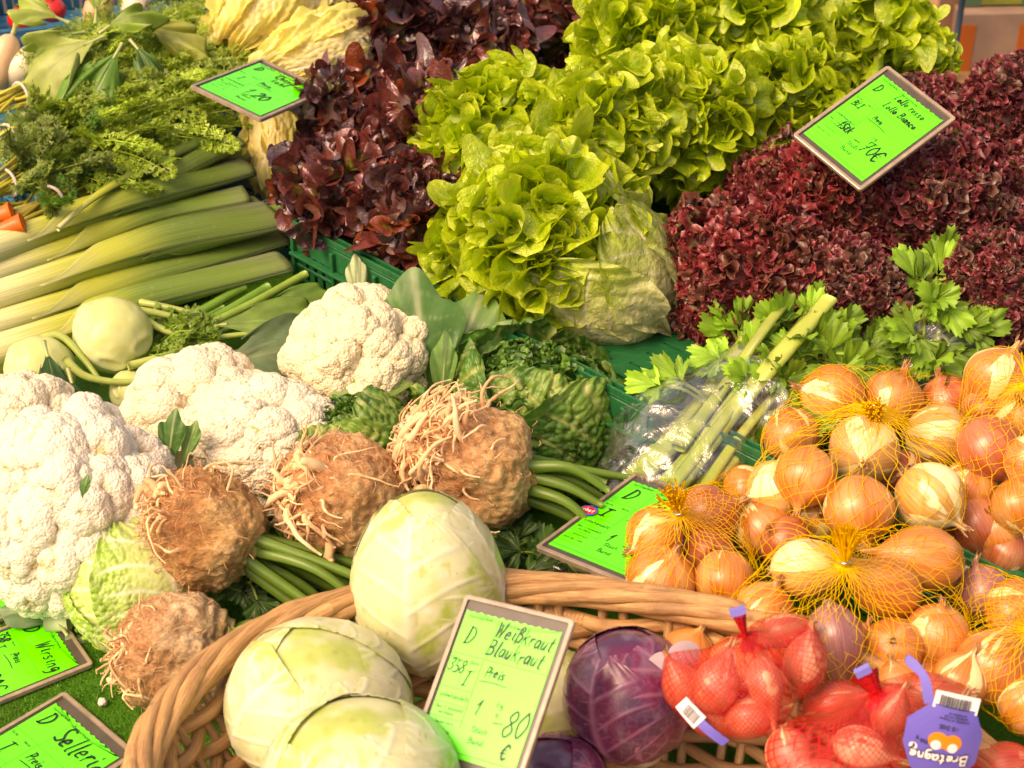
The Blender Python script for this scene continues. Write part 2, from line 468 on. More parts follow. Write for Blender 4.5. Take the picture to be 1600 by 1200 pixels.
# ================================================================== leaf and head builders
def leaf(mb, base, F, N, L, Wa, bend=0.8, bp=1.5, lobes=(0, 0), rho=None, ruf=((6, 0.01, 2),), cup=0.0, nphi=40, nrho=12,
         cols=None, blist=0.0, rng=random, narrow=0.5, tip=0.0, side=0.0, serr=None, widen=1.0, curl=0.3, rnd=0.88):
    """a leaf spread as a fan from its base: edge lobes, edge ruffles and an outward bend"""
    F = nrm(F); N = nrm(N - F * np.dot(N, F)); X = np.cross(F, N)
    ph = np.linspace(-1, 1, nphi); ro = np.linspace(0.03, 1, nrho)
    R, PH = np.meshgrid(ro, ph, indexing='ij')
    p0 = rng.uniform(0, 6.28); p1 = rng.uniform(0, 6.28); p2 = rng.uniform(0, 6.28)
    a = PH * Wa
    shp = np.cos(a * 0.55) ** 0.6 * np.sqrt(1 - rnd * PH ** 6)
    if tip: shp = shp * (1 + tip * np.exp(-(PH / 0.28) ** 2))
    if lobes[1]: 
        lb = np.abs(np.cos(PH * lobes[0] * np.pi * 0.5 + p0 + 0.35 * np.sin(PH * 4 + p1))) ** 0.5
        shp = shp * (1 - lobes[1] * 2.2 * (1 - lb) * (0.7 + 0.3 * np.sin(PH * 5 + p2)))
    if serr: shp = shp * (1 + serr[1] * (np.abs(((PH * serr[0] + p0) % 1.0) - 0.5) * 2 - 0.5))
    RR = R * L * (1 + (shp - 1) * sstep(0.25, 1.0, R))
    y = RR * np.cos(a); x = RR * np.sin(a) * R ** narrow * widen
    z = cup * x ** 2 / L
    nz = vnoise(np.stack([PH * 2.2, R * 2.5, np.full_like(R, p0 * 9)], -1).reshape(-1, 3), 1.0, 7).reshape(R.shape)
    for (kk, am, pw) in ruf:
        q = rng.uniform(0, 6.28); q2 = rng.uniform(0, 6.28)
        wob = 0.9 * np.sin(PH * 3.1 + q2) + 1.6 * nz
        z = z + am * R ** pw * np.sin(kk * PH * np.pi + q + wob + R * 1.5)
        y = y + curl * am * R ** pw * np.cos(kk * PH * np.pi + q + wob)
        x = x + curl * am * R ** pw * np.sin(kk * 0.5 * PH * np.pi + q2)
    if blist:
        pp = np.stack([x, y, np.full_like(x, p0)], -1).reshape(-1, 3)
        z = z + blist * (vnoise(pp, 60, 3) + 0.5 * vnoise(pp, 130, 5)).reshape(z.shape) * sstep(0.1, 0.5, R)
    z = z - 0.0022 * np.exp(-(PH / 0.05) ** 2) * (1 - R)          # the rib
    n = 40; yy = np.linspace(-0.2 * L, 1.6 * L, n)
    al = bend * np.clip(yy / L, 0, None) ** bp; dy = yy[1] - yy[0]
    f = np.cumsum(np.cos(al)) * dy; g = -np.cumsum(np.sin(al)) * dy
    i0 = np.interp(0, yy, f); f = f - i0; g = g - np.interp(0, yy, g)
    fy = np.interp(y, yy, f); gy = np.interp(y, yy, g); ay = np.interp(y, yy, al)
    V = np.asarray(base) + F * (fy + np.sin(ay) * z)[..., None] + N * (gy + np.cos(ay) * z)[..., None] + X * (x + side * y ** 2 / L)[..., None]
    rib = np.exp(-(PH / (0.10 - 0.06 * R)) ** 2) * (1 - 0.75 * R)
    sv = np.abs(((R * 5 - np.abs(PH) * 2.2) % 1.0) - 0.5) * 2
    rib = np.maximum(rib, 0.30 * sstep(0.86, 1.0, sv) * (1 - R * .6))
    tone = rng.uniform(-1, 1)
    C = cols(R, PH, rib, tone)
    mb.add(V.reshape(-1, 3), gridf(nrho, nphi), None, C.reshape(-1, 3), np.stack([R, PH], -1).reshape(-1, 2))

def c_oakgreen(R, P, rib, t):
    a = np.array([0.44, 0.51, 0.12]); b = np.array([0.33, 0.50, 0.022]); b2 = np.array([0.52, 0.64, 0.04])
    c = lerp3(a, b, sstep(0.1, 0.6, R)); c = lerp3(c, b2, sstep(0.82, 1, R) * 0.8 + 0.25 * t * 0.5)
    return np.clip(lerp3(c, [0.60, 0.64, 0.26], rib * 0.8) * (1 + 0.10 * t), 0.004, 1)
def c_oakred(R, P, rib, t):
    green = np.array([0.24, 0.25, 0.03]); red = np.array([0.135, 0.030, 0.024]) if t > -0.2 else np.array([0.095, 0.035, 0.038])
    if t > 0.8: red = np.array([0.17, 0.035, 0.012])
    m = sstep(0.15 + 0.15 * abs(t), 0.65, R + 0.12 * np.sin(P * 7 + t * 9))
    c = lerp3(green, red, m)
    return np.clip(lerp3(c, [0.30, 0.16, 0.08], rib * 0.5) * (1 + 0.3 * t), 0.002, 1)
def c_lollo(R, P, rib, t):
    green = np.array([0.20, 0.20, 0.04]); red = np.array([0.145, 0.017, 0.018]); edge = np.array([0.28, 0.045, 0.04])
    c = lerp3(green, red, sstep(0.25, 0.55, R)); c = lerp3(c, edge, sstep(0.85, 1, R) * 0.8)
    if t < -0.5: c = c * np.array([0.8, 1.1, 1.0])
    return np.clip(lerp3(c, [0.45, 0.35, 0.15], rib * 0.4) * (1 + 0.3 * t), 0.002, 1)

FR = {'warm': False,  # strip width, length, folds, fold angle, second and third folds, points along and across
    'lollo': (0.10, 0.165, 0.5, 0.85, 14, 20, 1.2, 0.95, 0.7, 130, 6),
    'oak': (0.40, 0.62, 0.85, 1.35, 3.8, 6.2, 1.0, 0.55, 0.28, 100, 13),
    'oakred': (0.34, 0.50, 0.7, 1.1, 3.8, 6.0, 0.95, 0.50, 0.22, 84, 11),
    'savoy': (0.13, 0.20, 0.6, 1.1, 8, 12, 1.0, 0.9, 0.7, 110, 7)}
def frill(mb, P, d, tg, R, r0, rng, kind='lollo', colr=None, sc=(1, 1, 1)):
    """the curled margin of one leaf: a strip that folds over and over along a wavy path"""
    wa, wb, la, lb_, ka, kb, f_1, f_2, f_3, m, k = FR[kind]
    ln = R * rng.uniform(la, lb_); a = rng.uniform(0, 6.28); t1 = nrm(np.cross(d, tg) * math.cos(a) + tg * math.sin(a)); t1 = nrm(t1 - d * np.dot(t1, d)); t2 = np.cross(d, t1)
    s = np.linspace(-1, 1, m); f1 = rng.uniform(2, 3.5); q1, q2, q3, q4 = [rng.uniform(0, 6.28) for _ in range(4)]
    x = s * ln * 0.6; y = R * 0.09 * np.sin(f1 * s * 2 + q1) + R * 0.04 * np.sin(f1 * s * 5 + q2)
    Q = d + (t1 * x[:, None] + t2 * y[:, None]) / r0
    Dd = nrm(Q); w_ = R * rng.uniform(wa, wb); lean = rng.uniform(-.5, .5) + (0.45 if kind.startswith('oak') else 0) * rng.choice((-1, 1))
    Pp = P + Dd * (r0 * (1 - 0.10 * np.abs(s) ** 2))[:, None] - Dd * w_ * 0.75 + Dd * (R * 0.03 * np.sin(s * 7 + q3))[:, None]
    T = nrm(np.gradient(Pp, axis=0)); Nn = np.cross(T, Dd)
    kk = rng.uniform(ka, kb) * ln / (R * 0.7)
    rho = np.linspace(0, 1, k)[None]; one = np.ones((m, 1))
    am = f_1 * (1 + 0.3 * np.sin(s * 4 + q4))[:, None]
    th = lean * rho + rho ** 0.9 * (am * np.sin(kk * s + q1 + 1.2 * np.sin(3 * s + q2))[:, None]) + rho ** 2 * f_2 * np.sin(kk * 2.7 * s + q3)[:, None] + rho ** 3 * f_3 * np.sin(kk * 6.1 * s + q4)[:, None]
    if kind.startswith('oak'):
        lob = np.abs(np.cos(kk * 0.9 * s + q4 + 0.7 * np.sin(5 * s))) ** 0.5
        wv = w_ * rho * (0.62 + 0.42 * lob)[:, None]
    else: wv = w_ * rho * (1 + 0.22 * np.sin(kk * 1.7 * s + q4)[:, None])
    wv = wv * np.sqrt(np.clip(1.02 - s ** 4, 0, 1))[:, None]
    sh = rho ** 2 * w_ * (0.35 if not kind.startswith('oak') else 0.22) * np.sin(kk * 3.3 * s + q2)[:, None]
    # integrate along the strip so that strong folds curl over
    dth = np.diff(np.concatenate([0 * one, wv], 1), axis=1)
    cx = np.cumsum(np.cos(th * 1.25) * dth, 1); cy = np.cumsum(np.sin(th * 1.25) * dth, 1)
    if kind.startswith('oak'):
        pp = np.stack([np.repeat(s[:, None], k, 1) * ln, rho * one * w_, 0 * rho * one + q1], -1).reshape(-1, 3)
        bl = (vnoise(pp, 70, 3) + 0.6 * vnoise(pp, 150, 5)).reshape(m, k) * 0.0022 * sstep(0, .3, rho)
        cy = cy + bl; cx = cx + bl * 0.5
    V = Pp[:, None] + Dd[:, None] * cx[..., None] + Nn[:, None] * cy[..., None] + T[:, None] * sh[..., None]
    if tuple(sc) != (1, 1, 1): V = P + (V - P) * np.asarray(sc)
    tt = rng.uniform(-1, 1); g = rho * one; S2 = s[:, None] * one * 3
    vv = sstep(0.90, 1.0, np.abs(((S2 * 2.2 + g * 0.8) % 1.0) - 0.5) * 2) * (1 - g) * 0.6
    if kind == 'lollo':
        base = np.array([0.17, 0.14, 0.04]) if tt > 0.2 else np.array([0.10, 0.045, 0.025])
        red = np.array([0.150, 0.024, 0.030]) * (1 + 0.40 * tt) if tt > -0.35 else np.array([0.125, 0.055, 0.040])
        if FR['warm']: red = red * np.array([1.25, .9, .8])
        C = lerp3(lerp3(base, red, sstep(0.1, 0.6, g)), np.clip(red * 1.7 + 0.035, 0, 1), sstep(0.75, 1, g) * 0.6)
    elif kind == 'oak': C = c_oakgreen(0.35 + 0.65 * g, S2, vv, tt)
    elif kind == 'oakred': C = c_oakred(0.2 + 0.8 * g, S2 * .3, vv, tt)
    else: C = lerp3(lerp3(np.array(colr) * 1.5, np.array(colr), sstep(0, .6, g)), [0.42, 0.5, 0.16], vv * .7) * (1 + 0.25 * tt)
    mb.add(V.reshape(-1, 3), gridf(m, k), None, C.reshape(-1, 3))
def c_core(kind): return {'oak': (0.24, 0.36, 0.02), 'oakred': (0.09, 0.035, 0.025), 'lollo': (0.13, 0.03, 0.03)}[kind]
def head(name, label, cat, group, P, axis, R, kind, n, seed, ribs=()):
    """a loose lettuce head: a mound of lobed leaf ends standing round a heart"""
    rng = random.Random(seed); FR["warm"] = seed in (51, 52, 58)
    P = np.asarray(P, float); axis = nrm(axis)
    t = thing(name, label, cat, P - np.array([0, 0, R * 0.7]), group)
    B = basis(axis); mb = MB()
    n = {'oak': int(n * 2.1), 'oakred': int(n * 2.3), 'lollo': int(n * 4.8)}[kind]
    for i in range(n):
        z = 1 - 1.62 * (i + 0.5) / n; az = i * 2.39996 + rng.uniform(-.3, .3); q = math.sqrt(max(0, 1 - z * z))
        d = axis * z + (B[:, 0] * math.cos(az) + B[:, 1] * math.sin(az)) * q
        if np.dot(d, -cF) < -0.35: continue
        away = nrm(d - axis * np.dot(d, axis) + 1e-3 * B[:, 0])                    # away from the heart
        tg = nrm(away * (0.5 + 0.5 * q) + (B[:, 0] * rng.gauss(0, 1) + B[:, 1] * rng.gauss(0, 1)) * 0.55)
        rr = R * rng.uniform(0.74, 1.0)
        wobr = 1 + 0.10 * math.sin(3 * az + seed) + 0.08 * math.sin(5 * z + seed)
        if kind == 'lollo':
            frill(mb, P, d, tg, R, rr * wobr, rng); continue
        else:
            big = kind == 'oak'
            if rng.random() < (0.8 if big else 0.66):
                frill(mb, P, d, tg, R, rr * wobr, rng, kind); continue
            L = R * rng.uniform(0.42, 0.66) if big else R * rng.uniform(0.48, 0.66); fw = d * rng.uniform(0.35, 0.9) + tg * 0.8
            N = d * 0.85 - tg * 0.5 + (0.42 if big else 0.5) * np.array([rng.gauss(0, 1) for _ in range(3)])
            leaf(mb, P + d * (rr * wobr - L * 0.40) - tg * L * 0.35, fw, N, L, rng.uniform(0.75, 1.25), rng.uniform(0.2, 2.3), 2.0, (rng.choice([3, 4, 5]), 0.13),
                 ruf=((rng.uniform(1.3, 2.4), L * 0.17, 1.8), (rng.uniform(3, 5), L * 0.11, 2.8)), nphi=50, nrho=15, cols=c_oakgreen if big else c_oakred, blist=0.0030 * L / 0.08, rng=rng, narrow=0.42, cup=rng.uniform(-1.5, 2.5))
    if ribs:
        px, py, z, rr_, ax = ribs; Pc = at(px, py, z); B2 = basis(cv(*ax))
        def cf(S, T, v, e, b, Dp, tt): 
            c = lerp3([0.66, 0.66, 0.34], [0.38, 0.50, 0.05], sstep(0.38, 0.95, T + 0.25 * np.abs(S))); return lerp3(c, [0.76, 0.75, 0.50], np.clip(v, 0, 1) * 0.8)
        for i in range(6):
            cab_leaf(mb, Pc, B2, rr_ * mpp(Pc), 0.7 + i * 2.4, 0.95, 1.7 + 0.1 * i, -.06 + .02 * i, .10, .09, cf, (1, 1, 1.15), (.0032, 4.5, .15), (90, 90), rng, seed=40 + i)
    mb.build('foliage', M['oak_green' if kind == 'oak' else 'oak_red' if kind == 'oakred' else 'lollo'], t)
    k = MB(); v, f = ico(4); k.add(P + v * (R * 0.72 * (1 + 0.12 * vnoise(v, 3, seed)))[:, None], None, f, c_core(kind)); k.build('heart', M['leaf'], t)
    st = MB(); b = P - axis * R * 0.62; tube(st, [b - axis * R * .22, b, b + axis * 0.03], [0.012, 0.015, 0.013], 14, (0.62, 0.56, 0.34))
    st.build('stem', M['stalk'], t)
    return t

# ---- wrapped heads: white, red and savoy cabbage
def cab_leaf(mb, C, B, R, az, spread, tmax, off, flare, ruf, colf, sc=(1, 1, 1), bl=None, n=(70, 70), rng=random, t0=0.02, veinw=1.0, seed=0, tone=None, lift=0.0, taper=0.0):
    S, T = np.meshgrid(np.linspace(-1, 1, n[0]), np.linspace(t0, 1, n[1]), indexing='ij')
    wf = sstep(0, 0.18, T) ** 0.5 * np.sqrt(np.clip(1 - np.clip((T - 0.45) / 0.58, 0, 1) ** 2.6, 0.002, 1))
    th = T * tmax
    phi = az + S * spread * wf
    # in-leaf frame: the fan is laid on the ball through angles about its midline, so it also covers the crown
    mid = np.stack([np.sin(th) * math.cos(az), np.sin(th) * math.sin(az), -np.cos(th)], -1)
    lat = np.array([-math.sin(az), math.cos(az), 0.0])
    ang = S * spread * wf * sstep(-0.1, 0.45, T)
    D = mid * np.cos(ang)[..., None] + lat * np.sin(ang)[..., None]
    # veins
    qv = (T * 6.5 - np.abs(S) * 1.9 + 0.25 * np.sin(S * 3 + az) + 0.35 * (S > 0)) % 1.0
    lv = np.exp(-(np.minimum(qv, 1 - qv) / 0.07) ** 2) * sstep(1.0, 0.6, np.abs(S)) * sstep(0, .15, T)
    mv = np.exp(-(S * wf / (0.075 * (1.25 - T))) ** 2)
    Dp = D.reshape(-1, 3)
    f1, f2, _ = worley(Dp + 0.06 * np.stack([vnoise(Dp, 4, 5), vnoise(Dp, 4, 6), vnoise(Dp, 4, 7)], 1), 8.0, 5 + seed)
    nv = np.exp(-((f2 - f1) / 0.07) ** 2).reshape(T.shape)
    vein = np.clip(np.maximum(np.maximum(mv, lv * 0.8), nv * 0.33), 0, 1) * veinw
    r = R * (1 + off) * (1 + 0.012 * vnoise(Dp, 2.2, seed + 3)).reshape(T.shape)
    r = r + R * 0.030 * mv * (1.1 - T) * veinw + R * 0.012 * lv * veinw
    e = np.maximum(np.abs(S) ** 5, sstep(0.8, 1.0, T) ** 1.5)
    r = r + R * flare * e + R * lift * sstep(0.35, 1, np.maximum(np.abs(S) ** 3, T ** 3))
    if ruf: r = r + R * ruf * e * (np.sin(9 * S + az * 3) * 0.5 + np.sin(17 * T + 5 * S + az) * 0.6 + 0.5 * np.sin(31 * (S + T)))
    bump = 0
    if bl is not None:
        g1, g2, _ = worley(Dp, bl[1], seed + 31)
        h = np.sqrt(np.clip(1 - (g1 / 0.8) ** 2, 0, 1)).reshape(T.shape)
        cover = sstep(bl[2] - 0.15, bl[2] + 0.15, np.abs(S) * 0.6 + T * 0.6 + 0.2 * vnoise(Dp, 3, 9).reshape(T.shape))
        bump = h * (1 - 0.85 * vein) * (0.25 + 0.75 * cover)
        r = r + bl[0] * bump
    D2 = D * r[..., None]; D2[..., :2] *= (1 - taper * D[..., 2:3])
    V = np.asarray(C) + (D2 * np.asarray(sc)) @ B.T
    mb.add(V.reshape(-1, 3), gridf(*n), None, colf(S, T, vein, e, bump, Dp, tone if tone is not None else rng.uniform(-1, 1)).reshape(-1, 3), np.stack([T, S], -1).reshape(-1, 2))
def c_white(S, T, v, e, b, D, t):
    n = fbm(D, 3.0, 4).reshape(T.shape); m = sstep(0.15, 0.9, n + 0.55 * e + 0.2 * t)
    st = sstep(0.45, 0.8, vnoise(D * np.array([1, 1, 0.35]), 14, 8).reshape(T.shape) * 0.6 + n * 0.5)
    c = lerp3([0.74, 0.76, 0.42], [0.52, 0.64, 0.16], m)
    fl = sstep(0.25, 0.7, np.abs(vnoise(np.stack([S.ravel() * 2 + t * 5, T.ravel() * 26, 0 * S.ravel()], 1), 1.0, 6)).reshape(T.shape)) * sstep(-.1, .6, vnoise(D, 3.2, 51).reshape(T.shape) + .2)
    c = lerp3(c, [0.84, 0.84, 0.62], fl * 0.55)
    sp_ = sstep(0.62, 0.80, vnoise(D, 11, 61).reshape(T.shape)) * 0.6 + st * 0.6
    c = lerp3(c, [0.40, 0.50, 0.04], np.clip(sp_, 0, 1) * 0.75)
    br = sstep(0.72, 0.85, vnoise(D, 22, 71).reshape(T.shape)); c = lerp3(c, [0.42, 0.36, 0.08], br * 0.6)
    return lerp3(c, [0.86, 0.86, 0.66], v * 0.75) * 0.86
def c_red(S, T, v, e, b, D, t):
    n = fbm(D, 3.0, 4).reshape(T.shape)
    bloom = sstep(0.1, 0.8, fbm(D, 5.0, 14).reshape(T.shape) + 0.3 * t)
    c = lerp3([0.10, 0.012, 0.045], [0.055, 0.016, 0.045], sstep(-0.5, 0.6, n))
    c = c * 1.5
    c = lerp3(c, [0.26, 0.20, 0.26], bloom * 0.35)
    return lerp3(c, [0.42, 0.16, 0.26], v * 0.65)
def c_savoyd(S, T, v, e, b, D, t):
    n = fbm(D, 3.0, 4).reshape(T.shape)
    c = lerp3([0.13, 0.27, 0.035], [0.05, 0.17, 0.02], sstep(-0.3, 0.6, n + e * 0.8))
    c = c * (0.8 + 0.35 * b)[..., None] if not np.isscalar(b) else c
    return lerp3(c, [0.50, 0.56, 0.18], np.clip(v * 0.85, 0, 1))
def c_savoyl(S, T, v, e, b, D, t):
    c = lerp3([0.58, 0.70, 0.25], [0.28, 0.50, 0.06], sstep(0.45, 1.0, np.abs(S) * 0.55 + T * 0.65))
    return lerp3(c, [0.84, 0.86, 0.62], np.clip(v * 1.2, 0, 1))
def c_napa(S, T, v, e, b, D, t):
    c = lerp3([0.84, 0.78, 0.40], [0.82, 0.68, 0.16], sstep(0.2, 0.9, np.abs(S) * .6 + T * .5))
    c = lerp3(c, [0.60, 0.68, 0.16], sstep(0.2, 0.9, e) * (0.5 if t > 0 else 0.1))
    return lerp3(c, [0.84, 0.82, 0.62], np.clip(v, 0, 1) * 0.8)
def one0(v): return np.ones(len(v))
def cabbage(name, label, cat, P, R, axis, kind, seed, sc=(1, 1, 1), group=None, az0=0.0, stem=False, nl=6, res=90, flare=None, taper=0.0):
    rng = random.Random(seed); P = np.asarray(P, float); B = basis(axis)
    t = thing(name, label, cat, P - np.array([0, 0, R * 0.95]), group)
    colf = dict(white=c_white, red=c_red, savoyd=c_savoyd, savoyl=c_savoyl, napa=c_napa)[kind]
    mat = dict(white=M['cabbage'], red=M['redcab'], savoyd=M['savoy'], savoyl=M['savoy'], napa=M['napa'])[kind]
    core = MB(); v, f = ico(6 if kind.startswith('savoy') or kind == 'napa' else 5)
    rr = R * (0.965 if kind in ('white', 'red') else 0.93) * np.ones(len(v))
    if kind.startswith('savoy') or kind == 'napa':
        g1, _, _ = worley(v, 12.0, seed); rr = rr + R * 0.05 * np.sqrt(np.clip(1 - (g1 / .8) ** 2, 0, 1))
    one = np.ones(len(v)); core.add(P + ((v * rr[:, None] * np.stack([1 - taper * v[:, 2], 1 - taper * v[:, 2], one0(v)], 1)) * np.asarray(sc)) @ B.T, None, f, colf(one * 0.3, one * 0.5, one * 0, one * 0.5, 0.0, v, 0.0))
    core.build('heart', mat, t)
    for i in range(nl):
        mb = MB(); az = az0 + i * 2.39996
        if kind in ('white', 'red'):
            cab_leaf(mb, P, B, R, az, 1.35 + rng.uniform(-.1, .1), rng.uniform(2.5, 2.9), -0.014 + 0.0062 * i, -0.003, 0.003, colf, sc, None, (res, res), rng, seed=seed + i, veinw=1.0, tone=rng.uniform(-.4, .4), taper=taper)
        elif kind == 'napa':
            cab_leaf(mb, P, B, R, az, 1.0, rng.uniform(2.5, 2.95), -0.06 + 0.022 * i, 0.14, 0.12, colf, sc, (R * 0.06, 11.0, 0.3), (int(res * 1.4), int(res * 1.4)), rng, seed=seed + i)
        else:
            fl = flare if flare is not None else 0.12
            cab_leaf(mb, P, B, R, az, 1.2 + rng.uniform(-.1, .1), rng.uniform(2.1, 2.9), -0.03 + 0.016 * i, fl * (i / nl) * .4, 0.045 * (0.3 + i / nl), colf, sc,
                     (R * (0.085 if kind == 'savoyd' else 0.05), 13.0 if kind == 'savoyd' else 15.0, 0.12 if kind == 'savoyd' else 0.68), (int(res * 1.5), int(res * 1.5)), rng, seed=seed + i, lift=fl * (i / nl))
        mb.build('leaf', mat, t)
    if kind.startswith('savoy'):
        mb = MB(); dark = kind == 'savoyd'
        for i in range(150 if dark else 26):
            d = nrm(cv(rng.gauss(0, .8), rng.gauss(0.15, .7), abs(rng.gauss(.5, .45)))) if dark else nrm(cv(-1 + rng.uniform(-.3, .75), rng.uniform(-.5, 1.0), rng.uniform(-.1, .5)))
            if not dark and i > 15: d = nrm(cv(rng.uniform(-.4, .4), 1, rng.uniform(.0, .5)))
            frill(mb, P, d, np.array([.3, .2, 1.0]), R * (.8 if dark else .75), R * (1.06 if dark else 1.03), rng, 'savoy', (0.055, 0.16, 0.022) if dark and i % 3 else (0.10, 0.24, 0.03) if dark else (0.30, 0.48, 0.06), sc=(sc[0], 1, 1))
        mb.build('crinkled_margin', mat, t)
    if stem:
        s = MB(); a = B[:, 2]; tube(s, [P - a * R * 0.8 * sc[2], P - a * R * 1.12 * sc[2]], [R * 0.30, R * 0.27], 24, (0.62, 0.44, 0.22)); s.build('stem', M['stalk'], t)
    return t

# ---- cauliflower
def cauliflower(label, P, R, axis, seed, sc=(1, 1, 0.85), tint=(0.83, 0.76, 0.58), leaves=(), big=2.0):
    P = np.asarray(P, float); B = basis(axis)
    t = thing('cauliflower', label, 'cauliflower', P - np.array([0, 0, R * 0.8]), 'cauliflowers heaped on the stall')
    v, f = ico(7)
    keep = v[:, 2] > -0.45
    idx = np.full(len(v), -1); idx[keep] = np.arange(keep.sum())
    f = idx[f]; f = f[(f >= 0).all(1)]; v = v[keep]
    rg = np.random.default_rng(seed); nf = int(38 * big / 2.0)
    k = np.arange(nf) + 0.5; cz = 1 - 1.35 * k / nf; ca = k * 2.39996
    cen = nrm(np.stack([np.sqrt(1 - cz ** 2) * np.cos(ca), np.sqrt(1 - cz ** 2) * np.sin(ca), cz], 1) + rg.normal(0, .13, (nf, 3)))
    frad = rg.uniform(0.19, 0.34, nf); cr = (1.0 - frad) * rg.uniform(0.90, 1.05, nf)
    r = np.full(len(v), 0.66)
    for c_, fr, c0_ in zip(cen, frad, cr):
        pr = (v @ c_) * c0_; dsc = fr ** 2 - c0_ ** 2 + pr ** 2
        rr_ = np.where(dsc > 0, pr + np.sqrt(np.clip(dsc, 0, None)), 0); r = np.maximum(r, rr_)
    V = v * (r * R)[:, None]
    def vn(V):
        fn = np.cross(V[f[:, 1]] - V[f[:, 0]], V[f[:, 2]] - V[f[:, 0]]); N = np.zeros_like(V)
        for c_ in range(3): 
            for a_ in range(3): N[:, a_] += np.bincount(f[:, c_], fn[:, a_], len(V))
        return nrm(N)
    N = nrm(vn(V) + v * 0.5)
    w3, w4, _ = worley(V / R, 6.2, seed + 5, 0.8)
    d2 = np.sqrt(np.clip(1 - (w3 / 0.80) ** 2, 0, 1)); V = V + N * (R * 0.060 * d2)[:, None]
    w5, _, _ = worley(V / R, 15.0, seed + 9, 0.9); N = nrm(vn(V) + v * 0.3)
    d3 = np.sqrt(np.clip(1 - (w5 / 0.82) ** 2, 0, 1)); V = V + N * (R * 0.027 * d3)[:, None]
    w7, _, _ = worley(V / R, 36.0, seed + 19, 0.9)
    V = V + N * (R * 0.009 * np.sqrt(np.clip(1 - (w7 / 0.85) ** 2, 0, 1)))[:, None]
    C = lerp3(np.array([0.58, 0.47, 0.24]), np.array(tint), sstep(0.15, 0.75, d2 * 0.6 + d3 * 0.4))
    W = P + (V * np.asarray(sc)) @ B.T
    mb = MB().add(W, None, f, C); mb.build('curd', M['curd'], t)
    rng = random.Random(seed)
    s = MB(); a = B[:, 2]; tube(s, [P - a * R * 0.2, P - a * R * 0.75], [R * 0.55, R * 0.3], 20, (0.55, 0.62, 0.3)); s.build('stem', M['stalk'], t)
    for (px, py, z, dx, dy, dc, L, Wa, bend, shade) in leaves:
        mb = MB(); b = at(px, py, z)
        cl = (lambda sh: lambda Rr, Ph, rib, tt: lerp3(lerp3(sh, np.array(sh) * 1.25, Rr), [0.56, 0.62, 0.36], np.clip(rib * 1.5, 0, 1)))(shade)
        leaf(mb, b, cv(dx, dy, dc), cv(-dx * dc * .3, 0.4, 1.0), L, Wa, bend, 1.5, (1.5, 0.05), ruf=((2, L * 0.03, 2), (5, L * 0.015, 4)), nphi=40, nrho=24, cols=cl, blist=0.0008, rng=rng, narrow=0.25, tip=0.22)
        mb.build('leaf', M['leaf'], t)
    return t

